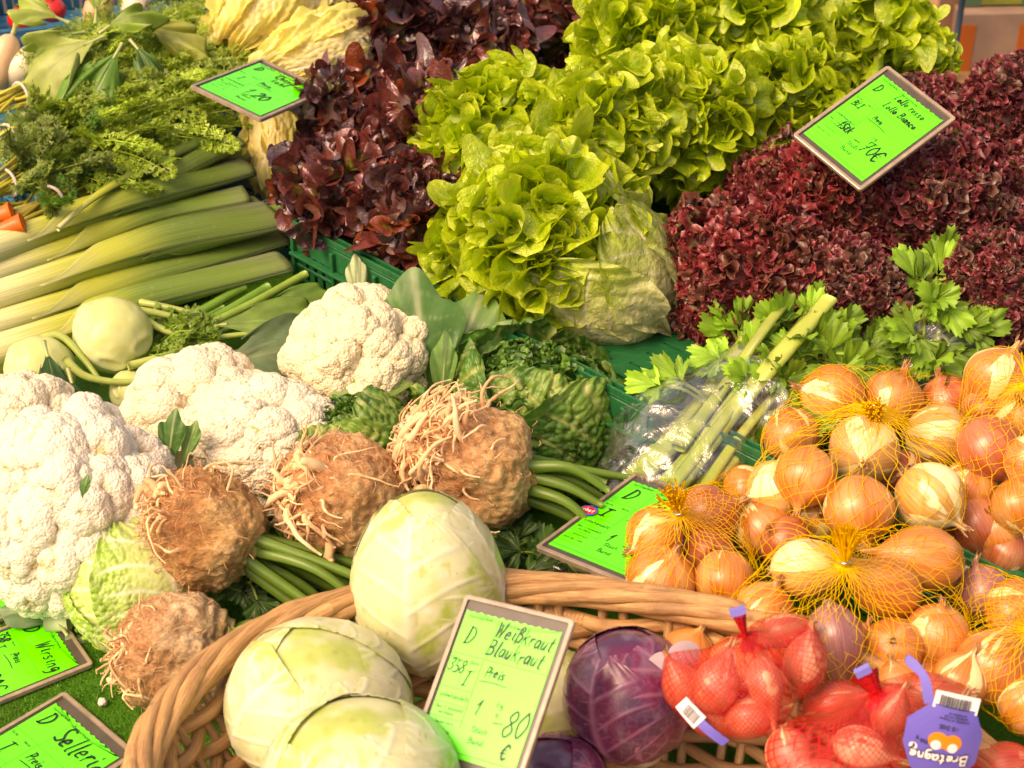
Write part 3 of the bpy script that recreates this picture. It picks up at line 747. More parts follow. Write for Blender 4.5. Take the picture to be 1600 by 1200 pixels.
# ---- celeriac
def celeriac(label, P, R, rootdir, stalkdir, seed, sc=(1, 1, 1), col=(0.74, 0.49, 0.26), col2=(0.80, 0.62, 0.32), nroot=460, nst=9, stL=0.22, rl=1.0):
    rng = random.Random(seed); P = np.asarray(P, float); rd = nrm(rootdir); sdn = nrm(stalkdir)
    t = thing('celeriac', label, 'celeriac', P - np.array([0, 0, R * 0.9]), 'celeriac roots heaped behind the basket')
    v, f = ico(6)
    B = basis(sdn)
    u = v @ B.T
    n1 = fbm(v, 2.2, seed, 4)
    dr = u @ rd
    r = R * (1 + 0.08 * n1 + 0.035 * np.abs(vnoise(v, 6, seed + 3)) + 0.03 * vnoise(v, 15, seed + 4))
    r = r * (1 + 0.10 * vnoise(v, 1.4, seed + 21)) + R * 0.03 * sstep(0.2, 1.0, dr)
    r = r + R * 0.06 * sstep(0.35, 1.0, dr) * np.abs(vnoise(u, 5, seed + 8)) * 2
    ring = sstep(0.55, 0.95, u @ sdn)
    r = r * (1 - 0.10 * ring) + R * 0.035 * ring * np.sin(28 * np.arccos(np.clip(u @ sdn, -1, 1)))
    W = P + (v * np.asarray(sc) * r[:, None]) @ B.T
    C = lerp3(col, col2, sstep(-0.4, 0.8, u @ sdn + 0.4 * n1))
    C = lerp3(C, [0.58, 0.31, 0.15], sstep(0.1, 0.8, dr + 0.4 * vnoise(v, 5, 77)) * 0.75)
    C = lerp3(C, [0.40, 0.44, 0.12], sstep(0.75, 1.0, u @ sdn) * 0.7)
    MB().add(W, None, f, C).build('root_ball', M['celeriac'], t)
    mb = MB(); Br = basis(rd)
    for i in range(nroot):
        a = rng.uniform(0, 6.28); th = abs(rng.gauss(0, 0.60 if i % 2 else 0.42))
        d = rd * math.cos(th) + (Br[:, 0] * math.cos(a) + Br[:, 1] * math.sin(a)) * math.sin(th)
        p = P + d * R * 0.88; L = R * (rng.uniform(0.3, 0.95) if i % 3 else rng.uniform(0.7, 1.4)) * rl; th0 = rng.uniform(0.014, 0.042) * R if i % 6 else rng.uniform(0.06, 0.11) * R
        pts = [p]; dd = nrm(d + 0.4 * np.array([rng.gauss(0, 1) for _ in range(3)]))
        k = 9
        cur = np.array([rng.gauss(0, 1) for _ in range(3)]) * 0.55
        for j in range(k):
            dd = nrm(dd + cur * 0.5 + 0.22 * np.array([rng.gauss(0, 1) for _ in range(3)]))
            q = pts[-1] + dd * L / k
            w_ = q - P; m = np.linalg.norm(w_)
            lim = np.clip(m, R * 1.08, R * (1.16 + 0.11 * (i % 4))); q = P + w_ / m * lim
            pts.append(q)
        cc = lerp3([0.84, 0.60, 0.36], [0.62, 0.36, 0.18], rng.random() ** 1.3)
        P2 = catmull(pts, 16); rr = th0 * np.linspace(1, 0.28, 16) * (1 + 0.12 * np.sin(np.linspace(0, 25, 16)))
        tube(mb, P2, rr, 7, cc)
    # fine hairs
    for i in range(520):
        a = rng.uniform(0, 6.28); th = abs(rng.gauss(0.4, 0.7))
        d = rd * math.cos(th) + (Br[:, 0] * math.cos(a) + Br[:, 1] * math.sin(a)) * math.sin(th)
        p = P + d * R * rng.uniform(1.0, 1.12); dd = nrm(np.array([rng.gauss(0, 1) for _ in range(3)]) + d * 0.5)
        q = p + dd * R * rng.uniform(.1, .28); m = p * 0.5 + q * 0.5 + d * R * rng.uniform(0.0, .1)
        tube(mb, catmull([p, m, q], 5), 0.00045, 3, (0.60, 0.36, 0.18), caps=False)
    mb.build('root_tuft', M['root'], t)
    Bs = basis(sdn)
    for i in range(nst):
        a = i * 2.4; rr = R * 0.36 * math.sqrt((i + .5) / nst)
        o = P + sdn * R * 0.80 * sc[2] + (Bs[:, 0] * math.cos(a) + Bs[:, 1] * math.sin(a)) * rr
        dd = nrm(sdn + 0.5 * (Bs[:, 0] * math.cos(a) + Bs[:, 1] * math.sin(a)) * rng.uniform(.2, .6))
        L = stL * rng.uniform(0.7, 1.1)
        q1 = o + dd * L * 0.5 + np.array([0, 0, rng.uniform(-.012, .01)]); q2 = o + dd * L + np.array([0, 0, -0.2 * L])
        s = MB(); pp = catmull([o - dd * R * 0.15, o, q1, q2], 18); m = np.linspace(0, 1, 18)[:, None]
        cc = np.array([0.40, 0.36, 0.10]) * (1 - sstep(0, .3, m)) + np.array([0.13, 0.25, 0.035]) * sstep(0, .3, m)
        tube(s, pp, R * np.linspace(0.13, 0.055, 18), 12, cc, ridge=lambda x: 0.12 * np.cos(x * 6))
        s.build('stalk', M['stalk'], t)
    return t

# ---- celery-type leaf sprays
def cel_leaf(mb, b, d, N, L, rng, col=(0.10, 0.26, 0.03), big=True):
    """one trifoliate toothed leaf"""
    cl = lambda Rr, Ph, rib, tt: lerp3(np.array(col) * (1 + 0.3 * tt), [0.35, 0.45, 0.12], rib * 0.6) + 0 * Rr[..., None]
    d = nrm(d); X = nrm(np.cross(d, N))
    for s_, l_ in ((0, 1.0), (-1, 0.75), (1, 0.75)):
        dd = nrm(d + X * s_ * 0.95); bb = np.asarray(b) + d * L * (0.12 if s_ else 0.22)
        leaf(mb, bb, dd, N + 0.3 * np.array([rng.gauss(0, 1) for _ in range(3)]), L * l_ * 0.8, 0.62, rng.uniform(0.1, 1.2), 1.3, (2.5, 0.16), ruf=((2.5, L * 0.06, 2),), nphi=26, nrho=8, cols=cl, rng=rng, narrow=0.35, serr=(8, 0.16), cup=0.6)
def feather(mb, P0, P1, sag, wid, rng, col, n=26, up=(0, 0, 1)):
    """a carrot-top frond: rachis with side rachises and thread-fine leaflets"""
    P0 = np.asarray(P0, float); P1 = np.asarray(P1, float)
    mid = (P0 + P1) / 2 + np.array([0, 0, sag]) + 0.01 * np.array([rng.gauss(0, 1) for _ in range(3)])
    P = catmull([P0, mid, P1], 14)
    tube(mb, P, np.linspace(0.0016, 0.0006, 14), 4, np.array(col) * 1.5, caps=False)
    ax = nrm(P1 - P0); up = nrm(np.asarray(up) + 0.5 * np.array([rng.gauss(0, 1) for _ in range(3)])); X = nrm(np.cross(ax, up)); up = np.cross(X, ax)
    V = []; T = []; C = []
    for i in range(n):
        f = 0.25 + 0.75 * i / n
        p = P[int(f * 13)]; s = 1 if i % 2 else -1
        Ls = wid * math.sin(math.pi * min(1, f * 0.85 + 0.1)) * rng.uniform(.7, 1.2)
        d = nrm(X * s + ax * 0.7 + up * rng.uniform(-.3, .6)); Y = nrm(np.cross(d, up))
        q = p + d * Ls
        k = len(V); V += [p - Y * 0.0006, p + Y * 0.0006, q]; T.append((k, k + 1, k + 2)); C += [np.array(col) * 1.2] * 3
        m = 9
        for j in range(m):
            g = 0.2 + 0.8 * j / m
            b = p + d * Ls * g; e = nrm(d * 0.8 + Y * (1 if j % 2 else -1) + up * rng.uniform(-.5, .7)); ll = wid * 0.36 * (1.15 - g) * rng.uniform(.7, 1.3) + 0.003
            y2 = nrm(np.cross(e, up + 0.3 * np.array([rng.gauss(0, 1) for _ in range(3)])))
            for (a0, e1) in ((0.0, e), (0.45, nrm(e + y2 * 0.8)), (0.45, nrm(e - y2 * 0.8))):
                b2 = b + e * ll * a0; tp = b2 + e1 * ll * (1.0 if a0 == 0 else 0.5); wd = 0.0013
                k = len(V); V += [b2 - y2 * wd * .5, b2 + e1 * ll * 0.3 + y2 * wd, tp, b2 + e1 * ll * 0.3 - y2 * wd]
                T += [(k, k + 1, k + 2), (k, k + 2, k + 3)]
                cc = np.array(col) * rng.uniform(0.75, 1.35); C += [cc] * 4
    mb.add(V, None, T, C)

# ---- onions
def lathe(prof, n=40, wob=0.0, seed=0, lean=0.0):
    """profile (radius, height) turned round z; seam kept for the UVs"""
    P = catmull(np.array([[p[0], p[1], 0] for p in prof]), 44)
    a = np.linspace(0, 2 * np.pi, n + 1)
    r = np.clip(P[:, 0], 0.0002, None)
    A, Rr = np.meshgrid(a, r); H = np.repeat(P[:, 1][:, None], n + 1, 1)
    k = 1 + wob * (np.sin(2 * A + seed) * 0.6 + np.sin(3 * A + seed * 2.3) * 0.4 + 0.25 * np.sin(7 * A + seed))
    V = np.stack([Rr * k * np.cos(A) + lean * H ** 2, Rr * k * np.sin(A), H], -1)
    U = np.stack([np.repeat(np.linspace(0, 1, 44)[:, None], n + 1, 1), A / (2 * np.pi)], -1)
    q = gridf(44, n + 1)
    mb = MB(); mb.add(V.reshape(-1, 3), q, None, None, U.reshape(-1, 2))
    return mb
ONP = {
    'round': [(0.0, -0.93), (0.10, -0.95), (0.5, -0.86), (0.88, -0.45), (1.0, 0.0), (0.9, 0.42), (0.55, 0.78), (0.22, 0.96), (0.10, 1.12), (0.05, 1.30), (0.0, 1.36)],
    'flat': [(0.0, -0.80), (0.12, -0.82), (0.6, -0.72), (0.95, -0.3), (1.0, 0.08), (0.82, 0.48), (0.42, 0.74), (0.16, 0.88), (0.09, 1.02), (0.03, 1.16), (0.0, 1.2)],
    'long': [(0.0, -1.15), (0.10, -1.16), (0.45, -1.02), (0.80, -0.6), (0.92, -0.05), (0.78, 0.55), (0.45, 1.05), (0.20, 1.38), (0.10, 1.65), (0.06, 1.9), (0.0, 1.95)],
    'shallot': [(0.0, -1.25), (0.12, -1.24), (0.38, -1.1), (0.70, -0.62), (0.80, 0.0), (0.66, 0.6), (0.36, 1.15), (0.17, 1.6), (0.10, 2.0), (0.05, 2.35), (0.0, 2.4)],
}
def hash_s(s): return sum(ord(c) * (i + 1) for i, c in enumerate(s))
_om = {}
def onion_mesh(shape, mk):
    if (shape, mk) in _om: return _om[(shape, mk)]
    res = []
    for sd in range(3):
        rng = random.Random(hash_s(shape) + sd)
        body = lathe(ONP[shape], 40, 0.03, sd * 2.1 + 1, rng.uniform(-.05, .05)).mesh('bulb', M[mk])
        top = ONP[shape][-2][1]
        nk = MB()
        for i in range(9):                                            # dry papery neck
            a = rng.uniform(0, 6.28); d = np.array([math.cos(a), math.sin(a), 0])
            p = [d * 0.07 + [0, 0, top - 0.32], d * 0.08 + [0, 0, top - 0.1], d * rng.uniform(0.02, 0.2) + [0, 0, top + rng.uniform(0.02, 0.25)]]
            tube(nk, catmull(p, 8), np.linspace(0.06, 0.015, 8), 6, lerp3([0.50, 0.24, 0.10], [0.66, 0.42, 0.20], rng.random()), flat=0.35)
        nk = nk.mesh('neck', M['husk'])
        bt = ONP[shape][1][1]
        rt = MB()
        for i in range(26):
            a = rng.uniform(0, 6.28); d = np.array([math.cos(a), math.sin(a), 0]); rr = rng.uniform(0, .10)
            p = [d * rr + [0, 0, bt + 0.03], d * (rr + .05) + [0, 0, bt - 0.05], d * (rr + rng.uniform(0, .16)) + [0, 0, bt - rng.uniform(.05, .16)]]
            tube(rt, catmull(p, 5), np.linspace(0.016, 0.006, 5), 4, (0.50, 0.34, 0.20), caps=False)
        tube(rt, [[0, 0, bt + .04], [0, 0, bt - 0.02]], [0.13, 0.10], 12, (0.40, 0.25, 0.14))
        rt = rt.mesh('root_tuft', M['root'])
        res.append((body, nk, rt))
    _om[(shape, mk)] = res
    return res
def hash_s(s): return sum(ord(c) * (i + 1) for i, c in enumerate(s))
def onion(label, px, py, rpx, z, axis, shape='round', mk='onion', group='onions in yellow net bags', name='onion', cat='onion', k=0):
    P = at(px, py, z); R = rpx * mpp(P)
    t = thing(name, label, cat, P, group)
    B = basis(axis, [math.cos(px), math.sin(py), 0.3])
    t.rotation_mode = 'QUATERNION'; t.rotation_quaternion = Matrix(B.tolist()).to_quaternion(); t.scale = (R, R, R)
    for nm, me in zip(('bulb', 'neck', 'root_tuft'), onion_mesh(shape, mk)[(int(px) + k) % 3]):
        o = bpy.data.objects.new(nm, me); COL.objects.link(o); o.parent = t
    prof = np.array(ONP[shape]); h = prof[:, 1]; 
    pts = []
    for r_, h_ in ONP[shape][1:-2]:
        for a in np.linspace(0, 6.28, 14, endpoint=False): pts.append([r_ * math.cos(a), r_ * math.sin(a), h_])
    pts.append([0, 0, ONP[shape][-3][1]])
    return P + (np.array(pts) * R) @ B.T
# ================================================================== nets, bags, signs, crates, basket
def hull_bvh(pts):
    bm = bmesh.new()
    for p in pts: bm.verts.new(p)
    r = bmesh.ops.convex_hull(bm, input=bm.verts, use_existing_faces=False)
    bmesh.ops.triangulate(bm, faces=bm.faces)
    b = bvhtree.BVHTree.FromBMesh(bm); bm.free()
    return b
def wrap_points(clouds, K, th, ph, sag=0.45, infl=1.012, base=None):
    """points on the netting: the taut hull of the bulbs and the knot, sagging between bulbs"""
    A = np.concatenate(clouds); C = A.mean(0) if base is None else np.asarray(base)
    pts = np.vstack([C + (A - C) * infl, [K]])
    bvh = hull_bvh(pts)
    ax = nrm(K - C); B = basis(ax)
    D = np.stack([np.sin(th) * np.cos(ph), np.sin(th) * np.sin(ph), np.cos(th)], -1) @ B.T
    out = np.zeros_like(D); flat = D.reshape(-1, 3); o = out.reshape(-1, 3)
    for i, d in enumerate(flat):
        h = bvh.ray_cast(Vector(C + d * 2.0), Vector(-d), 4.0)
        o[i] = h[0] if h[0] is not None else C + d * 0.05
    gap = np.empty(len(o))
    for i in range(0, len(o), 2000):
        gap[i:i + 2000] = np.sqrt(((o[i:i + 2000, None] - A[None]) ** 2).sum(-1)).min(1)
    gap = np.clip(gap - 0.006, 0, None)
    dk = np.linalg.norm(o - K, axis=1)
    pull = np.minimum(sag * gap, 0.012) * sstep(0.01, 0.05, dk)
    o -= flat * pull[:, None]
    return out, C, ax
def yellow_net(label, clouds, K, nl=34, slope=0.85, thmax=2.5, r=0.00031, tuft=(0, 0.5, 1), tn=90, tl=0.03, seed=0, group='yellow net bags of onions'):
    rng = random.Random(seed); K = np.asarray(K, float)
    m = 64
    th = np.linspace(0.0, thmax, m)
    ph = []; TH = []
    for s in (1, -1):
        for i in range(nl):
            wv = 0.05 * np.sin(th * rng.uniform(3, 7) + rng.uniform(0, 6))
            zig = 0.020 * np.sin(th * 30 + i)
            ph.append(2 * np.pi * (i + 0.5 * (s < 0)) / nl + s * slope * th + wv + zig); TH.append(th)
    ph = np.array(ph); TH = np.array(TH)
    W, C, ax = wrap_points(clouds, K, TH, ph)
    t = thing('onion_net_bag', label, 'net bag', C - np.array([0, 0, 0.06]), group)
    mb = MB()
    for P in W: 
        tube(mb, P, r, 4, NETC, caps=False)
    mb.build('netting', M['net'], t)
    tf = MB(); T = nrm(np.asarray(tuft, float)); Bt = basis(T)
    for i in range(tn):
        a = rng.uniform(0, 6.28); q = abs(rng.gauss(0, 0.32)); d = T * math.cos(q) + (Bt[:, 0] * math.cos(a) + Bt[:, 1] * math.sin(a)) * math.sin(q)
        L = tl * rng.uniform(.6, 1.15); e = Bt[:, 0] * rng.gauss(0, .004) + Bt[:, 1] * rng.gauss(0, .004)
        tube(tf, catmull([K + e * .3, K + d * L * 0.5 + e * .2, K + d * L + e], 5), 0.0009, 4, NETC)
    tf.build('knot_tuft', M['net'], t)
    cl = MB(); a = np.linspace(0, 2 * np.pi, 22)
    tube(cl, K + T * 0.003 + (np.outer(np.cos(a), Bt[:, 0]) + np.outer(np.sin(a), Bt[:, 1])) * 0.0045, 0.0012, 6); cl.build('clip', M['clip'], t)
    return t
def m_rednet():
    k = NT("red_mesh_film"); s = k.sep(k.uv())
    a = k.math('ADD', k.math('MULTIPLY', s[0], 62.0), k.math('MULTIPLY', s[1], 30.0)); b = k.math('SUBTRACT', k.math('MULTIPLY', s[0], 62.0), k.math('MULTIPLY', s[1], 30.0))
    la = k.maprange(k.math('PINGPONG', a, 0.5), 0.0, 0.17, 1.0, 0.0); lb = k.maprange(k.math('PINGPONG', b, 0.5), 0.0, 0.17, 1.0, 0.0)
    l = k.math('MAXIMUM', la, lb)
    nearpole = k.maprange(s[1], 0.0, 0.16, 0.75, 0.0)
    fold = k.maprange(k.noise(k.comb(k.math('MULTIPLY', s[0], 26.0), k.math('MULTIPLY', s[1], 2.0), 0.0), 1.0, 3), 0.52, 0.72, 0.0, 0.45)
    fac = k.math('MAXIMUM', k.math('MULTIPLY', l, 0.85), k.math('ADD', 0.20, k.math('ADD', nearpole, fold)), clamp=True)
    k.p(Base_Color=(0.66, 0.012, 0.012), Roughness=0.25, Specular_IOR_Level=0.6)
    k.bump(k.noise(k.comb(k.math('MULTIPLY', s[0], 40.0), k.math('MULTIPLY', s[1], 9.0), 0.0), 1.0, 4), 0.8, 0.004)
    k.transparent(fac)
    return k.m
M['rednet'] = m_rednet()
M['net'] = leafmat("yellow_netting_thread", 0.4, 0.45, 0.5, 0, 0, 0.05)
NETC = (0.97, 0.70, 0.012)
M['redfold'] = plain("red_mesh_folds", (0.55, 0.008, 0.012), 0.4, 0.5, bscale=400, bstr=0.8)
M['tab'] = plain('violet_tab', (0.20, 0.19, 0.62), 0.35)
def red_net(label, clouds, K, seed=0, thmax=3.0, neck=(0, 0, 1), nlen=0.03):
    K = np.asarray(K, float); nu, nv = 70, 60
    TH, PH = np.meshgrid(np.linspace(0, thmax, nv), np.linspace(0, 2 * np.pi, nu), indexing='ij')
    W, C, ax = wrap_points(clouds, K, TH, PH, sag=0.55, infl=1.02)
    t = thing('shallot_net_bag', label, 'net bag', C - np.array([0, 0, 0.04]), 'red mesh bags of shallots')
    cre = 0.0008 * np.sin(PH * 23 + 3 * np.sin(TH * 4)) * np.exp(-TH)
    W = W + nrm(W - C) * cre[..., None]
    mb = MB(); mb.add(W.reshape(-1, 3), gridf(nv, nu), None, None, np.stack([PH / (2 * np.pi), TH / np.pi], -1).reshape(-1, 2))
    mb.build('netting', M['rednet'], t)
    T = nrm(neck); nk = MB()
    P = catmull([K - T * 0.012, K, K + T * nlen * 0.6, K + T * nlen], 14)
    tube(nk, P, np.array([.012, .009, .006, .005, .0045, .0045, .005, .006, .0065, .007, .008, .0085, .009, .009]), 28, None, flat=0.5, ridge=lambda x: 0.22 * np.sin(9 * x) + 0.1 * np.sin(5 * x))
    nk.build('gathered_neck', M['redfold'], t)
    tb = MB(); Bx = basis(T); e = P[-1]; box(tb, e - Bx[:, 0] * .0065 - Bx[:, 1] * .003, Bx[:, 0] * .013, Bx[:, 1] * .006, T * .006); tb.build('closing_tab', M['tab'], t, smooth=False)
    return t, C

# ---- strokes
GL = {
 'D': [[(.1, 0), (.12, .5), (.1, 1)], [(.0, .96), (.45, .95), (.8, .7), (.82, .4), (.5, .08), (.0, .02)]],
 'W': [[(0, 1), (.15, .5), (.25, .02)], [(.25, .02), (.45, .8)], [(.45, .8), (.65, .02)], [(.65, .02), (.85, .5), (1, 1.05)]],
 'B': [[(.1, 0), (.1, 1)], [(.1, .98), (.6, .95), (.65, .65), (.15, .52)], [(.15, .52), (.75, .45), (.75, .1), (.1, .0)]],
 'L': [[(.25, 1), (.1, .05)], [(.1, .05), (.6, .02)]],
 'S': [[(.75, .9), (.4, 1), (.1, .8), (.35, .5), (.7, .3), (.5, .02), (.05, .1)]],
 'I': [[(.35, 1), (.3, 0)], [(.0, .98), (.8, 1.02)], [(.05, 0), (.6, .02)]],
 'P': [[(.1, 0), (.1, 1)], [(.1, .98), (.7, .9), (.6, .5), (.1, .45)]],
 'C': [[(.8, .85), (.45, 1), (.08, .5), (.4, 0), (.8, .12)]],
 'O': [[(.45, 1), (.08, .5), (.45, 0), (.85, .5), (.45, 1)]],
 'F': [[(.1, 0), (.1, 1), (.1, 1)], [(.1, 1), (.75, 1)], [(.1, .55), (.6, .55)]],
 'a': [[(.6, .5), (.25, .52), (.08, .2), (.3, 0), (.58, .2), (.62, .5), (.64, .1), (.78, 0)]],
 'b': [[(.1, 1), (.1, 0)], [(.1, .35), (.5, .5), (.6, .15), (.1, .0)]],
 'c': [[(.6, .42), (.3, .52), (.08, .22), (.3, 0), (.62, .08)]],
 'd': [[(.6, .4), (.25, .5), (.08, .2), (.3, 0), (.6, .2)], [(.66, 1), (.62, 0)]],
 'e': [[(.1, .25), (.55, .3), (.4, .52), (.1, .35), (.15, .05), (.6, .05)]],
 'g': [[(.6, .42), (.25, .5), (.08, .25), (.3, .05), (.6, .3), (.6, -.3), (.2, -.42)]],
 'h': [[(.1, 1), (.1, 0)], [(.1, .3), (.4, .52), (.55, .3), (.58, 0)]],
 'i': [[(.25, .5), (.22, .1), (.4, 0)], [(.28, .72), (.3, .78)]],
 'k': [[(.12, 1), (.1, 0)], [(.6, .6), (.12, .3)], [(.25, .38), (.62, 0)]],
 'l': [[(.25, 1), (.2, .1), (.4, 0)]],
 'm': [[(.05, .5), (.05, 0)], [(.05, .35), (.3, .5), (.4, .3), (.4, 0)], [(.4, .35), (.65, .5), (.75, .3), (.75, 0)]],
 'n': [[(.1, .5), (.1, 0)], [(.1, .35), (.4, .52), (.55, .3), (.58, 0)]],
 'o': [[(.35, .5), (.08, .25), (.35, 0), (.62, .25), (.35, .5)]],
 'p': [[(.12, .5), (.05, -.4)], [(.12, .42), (.5, .5), (.6, .2), (.15, .02)]],
 'r': [[(.12, .5), (.12, 0)], [(.12, .3), (.35, .5), (.58, .48)]],
 's': [[(.5, .45), (.2, .5), (.15, .3), (.5, .2), (.4, 0), (.05, .05)]],
 't': [[(.3, .85), (.25, .1), (.5, 0)], [(.05, .55), (.55, .58)]],
 'u': [[(.1, .5), (.12, .08), (.4, .02), (.58, .3)], [(.6, .5), (.6, 0)]],
 'v': [[(.05, .5), (.3, 0)], [(.3, 0), (.6, .5)]],
 'w': [[(.05, .5), (.2, 0), (.38, .4), (.55, 0), (.8, .5)]],
 'z': [[(.1, .5), (.6, .5)], [(.6, .5), (.1, 0)], [(.1, 0), (.6, 0)]],
 'ß': [[(.1, -.15), (.12, .8), (.4, 1), (.6, .8), (.3, .55)], [(.3, .55), (.7, .4), (.55, 0), (.25, .05)]],
 'ü': [[(.1, .5), (.12, .08), (.4, .02), (.58, .3)], [(.6, .5), (.6, 0)], [(.15, .75), (.17, .8)], [(.5, .75), (.52, .8)]],
 '1': [[(.05, .65), (.4, 1)], [(.4, 1), (.35, 0)]],
 '2': [[(.1, .8), (.4, 1), (.7, .75), (.1, .02)], [(.1, .02), (.8, .05)]],
 '3': [[(.1, .9), (.5, 1), (.6, .7), (.3, .52)], [(.3, .52), (.7, .3), (.4, 0), (.05, .1)]],
 '5': [[(.7, 1), (.2, .98)], [(.2, .98), (.15, .55)], [(.15, .55), (.6, .5), (.65, .15), (.1, .02)]],
 '7': [[(.05, .95), (.7, 1)], [(.7, 1), (.25, 0)], [(.15, .5), (.65, .55)]],
 '8': [[(.45, .52), (.15, .75), (.45, 1), (.7, .75), (.45, .52), (.1, .25), (.4, 0), (.75, .25), (.45, .52)]],
 '0': [[(.45, 1), (.1, .5), (.45, 0), (.8, .5), (.45, 1)]],
 '-': [[(.05, .42), (.7, .46)]], ',': [[(.2, .08), (.1, -.15)]], '.': [[(.15, .0), (.2, .04)]], ' ': [],
 '€': [[(.85, .85), (.5, 1), (.15, .5), (.5, 0), (.85, .12)], [(.0, .6), (.65, .62)], [(.0, .4), (.6, .42)]],
}
WD = {'W': 1.15, 'm': .9, 'w': .95, 'i': .45, 'l': .42, '1': .6, ',': .35, '.': .35, ' ': .5, 't': .6, 'I': .8, 'D': 1.0, 'B': .95, 'r': .62}
def write(mb, txt, x, y, h, wdt, z, slant=0.15, sp=0.85, jit=0.0, rng=random, ang=0.0, vary=True):
    cx = x; ca, sa = math.cos(ang), math.sin(ang)
    for ch in txt:
        wch = WD.get(ch, .75) * h * sp
        jy = rng.gauss(0, 1) * jit * h
        for st in GL.get(ch, []):
            P = np.array([(p[0] * h * sp + p[1] * h * slant, p[1] * h + jy) for p in st])
            if len(P) > 2: P = catmull(np.c_[P, np.zeros(len(P))], 5 * len(P))[:, :2]
            P = P + np.array([cx - x, 0])
            P = np.stack([x + P[:, 0] * ca - P[:, 1] * sa, y + P[:, 0] * sa + P[:, 1] * ca], 1)
            ribbon(mb, P, wdt * (rng.uniform(.75, 1.3) if vary else 1), z)
        cx += wch + h * 0.08
def ribbon(mb, P, wdt, z):
    P = np.asarray(P, float)
    T = nrm(np.gradient(P, axis=0)); Nn = np.stack([-T[:, 1], T[:, 0]], 1)
    P[0] -= T[0] * wdt * 0.4; P[-1] += T[-1] * wdt * 0.4
    k = len(P); w_ = np.full(k, wdt / 2); w_[0] *= .6; w_[-1] *= .5
    V = np.zeros((2 * k, 3)); V[:k, :2] = P + Nn * w_[:, None]; V[k:, :2] = P - Nn * w_[:, None]; V[:, 2] = z
    i = np.arange(k - 1)
    mb.add(V, np.stack([i + k, i + k + 1, i + 1, i], 1))
def rrect(w_, h_, r, n=6):
    pts = []
    for cx, cy, a0 in ((w_ / 2 - r, h_ / 2 - r, 0), (-w_ / 2 + r, h_ / 2 - r, 90), (-w_ / 2 + r, -h_ / 2 + r, 180), (w_ / 2 - r, -h_ / 2 + r, 270)):
        for i in range(n + 1):
            a = math.radians(a0 + 90 * i / n); pts.append((cx + r * math.cos(a), cy + r * math.sin(a)))
    return np.array(pts)
def extrude(mb, pts, z0, z1, c=None):
    n = len(pts); V = np.vstack([np.c_[pts, np.full(n, z0)], np.c_[pts, np.full(n, z1)], [[*pts.mean(0), z0]], [[*pts.mean(0), z1]]])
    i = np.arange(n); j = (i + 1) % n
    mb.add(V, np.stack([i, j, j + n, i + n], 1), np.vstack([np.stack([np.full(n, 2 * n), j, i], 1), np.stack([np.full(n, 2 * n + 1), i + n, j + n], 1)]), c)
def ringx(mb, po, pi, z0, z1):
    n = len(po); V = np.vstack([np.c_[po, np.full(n, z0)], np.c_[po, np.full(n, z1 * .75)], np.c_[po * 0.985, np.full(n, z1)], np.c_[pi, np.full(n, z1)], np.c_[pi, np.full(n, z0)]])
    i = np.arange(n); j = (i + 1) % n
    q = [np.stack([i + a * n, j + a * n, j + (a + 1) * n, i + (a + 1) * n], 1) for a in range(4)] + [np.stack([i + 4 * n, j + 4 * n, j, i], 1)]
    mb.add(V, np.vstack(q))
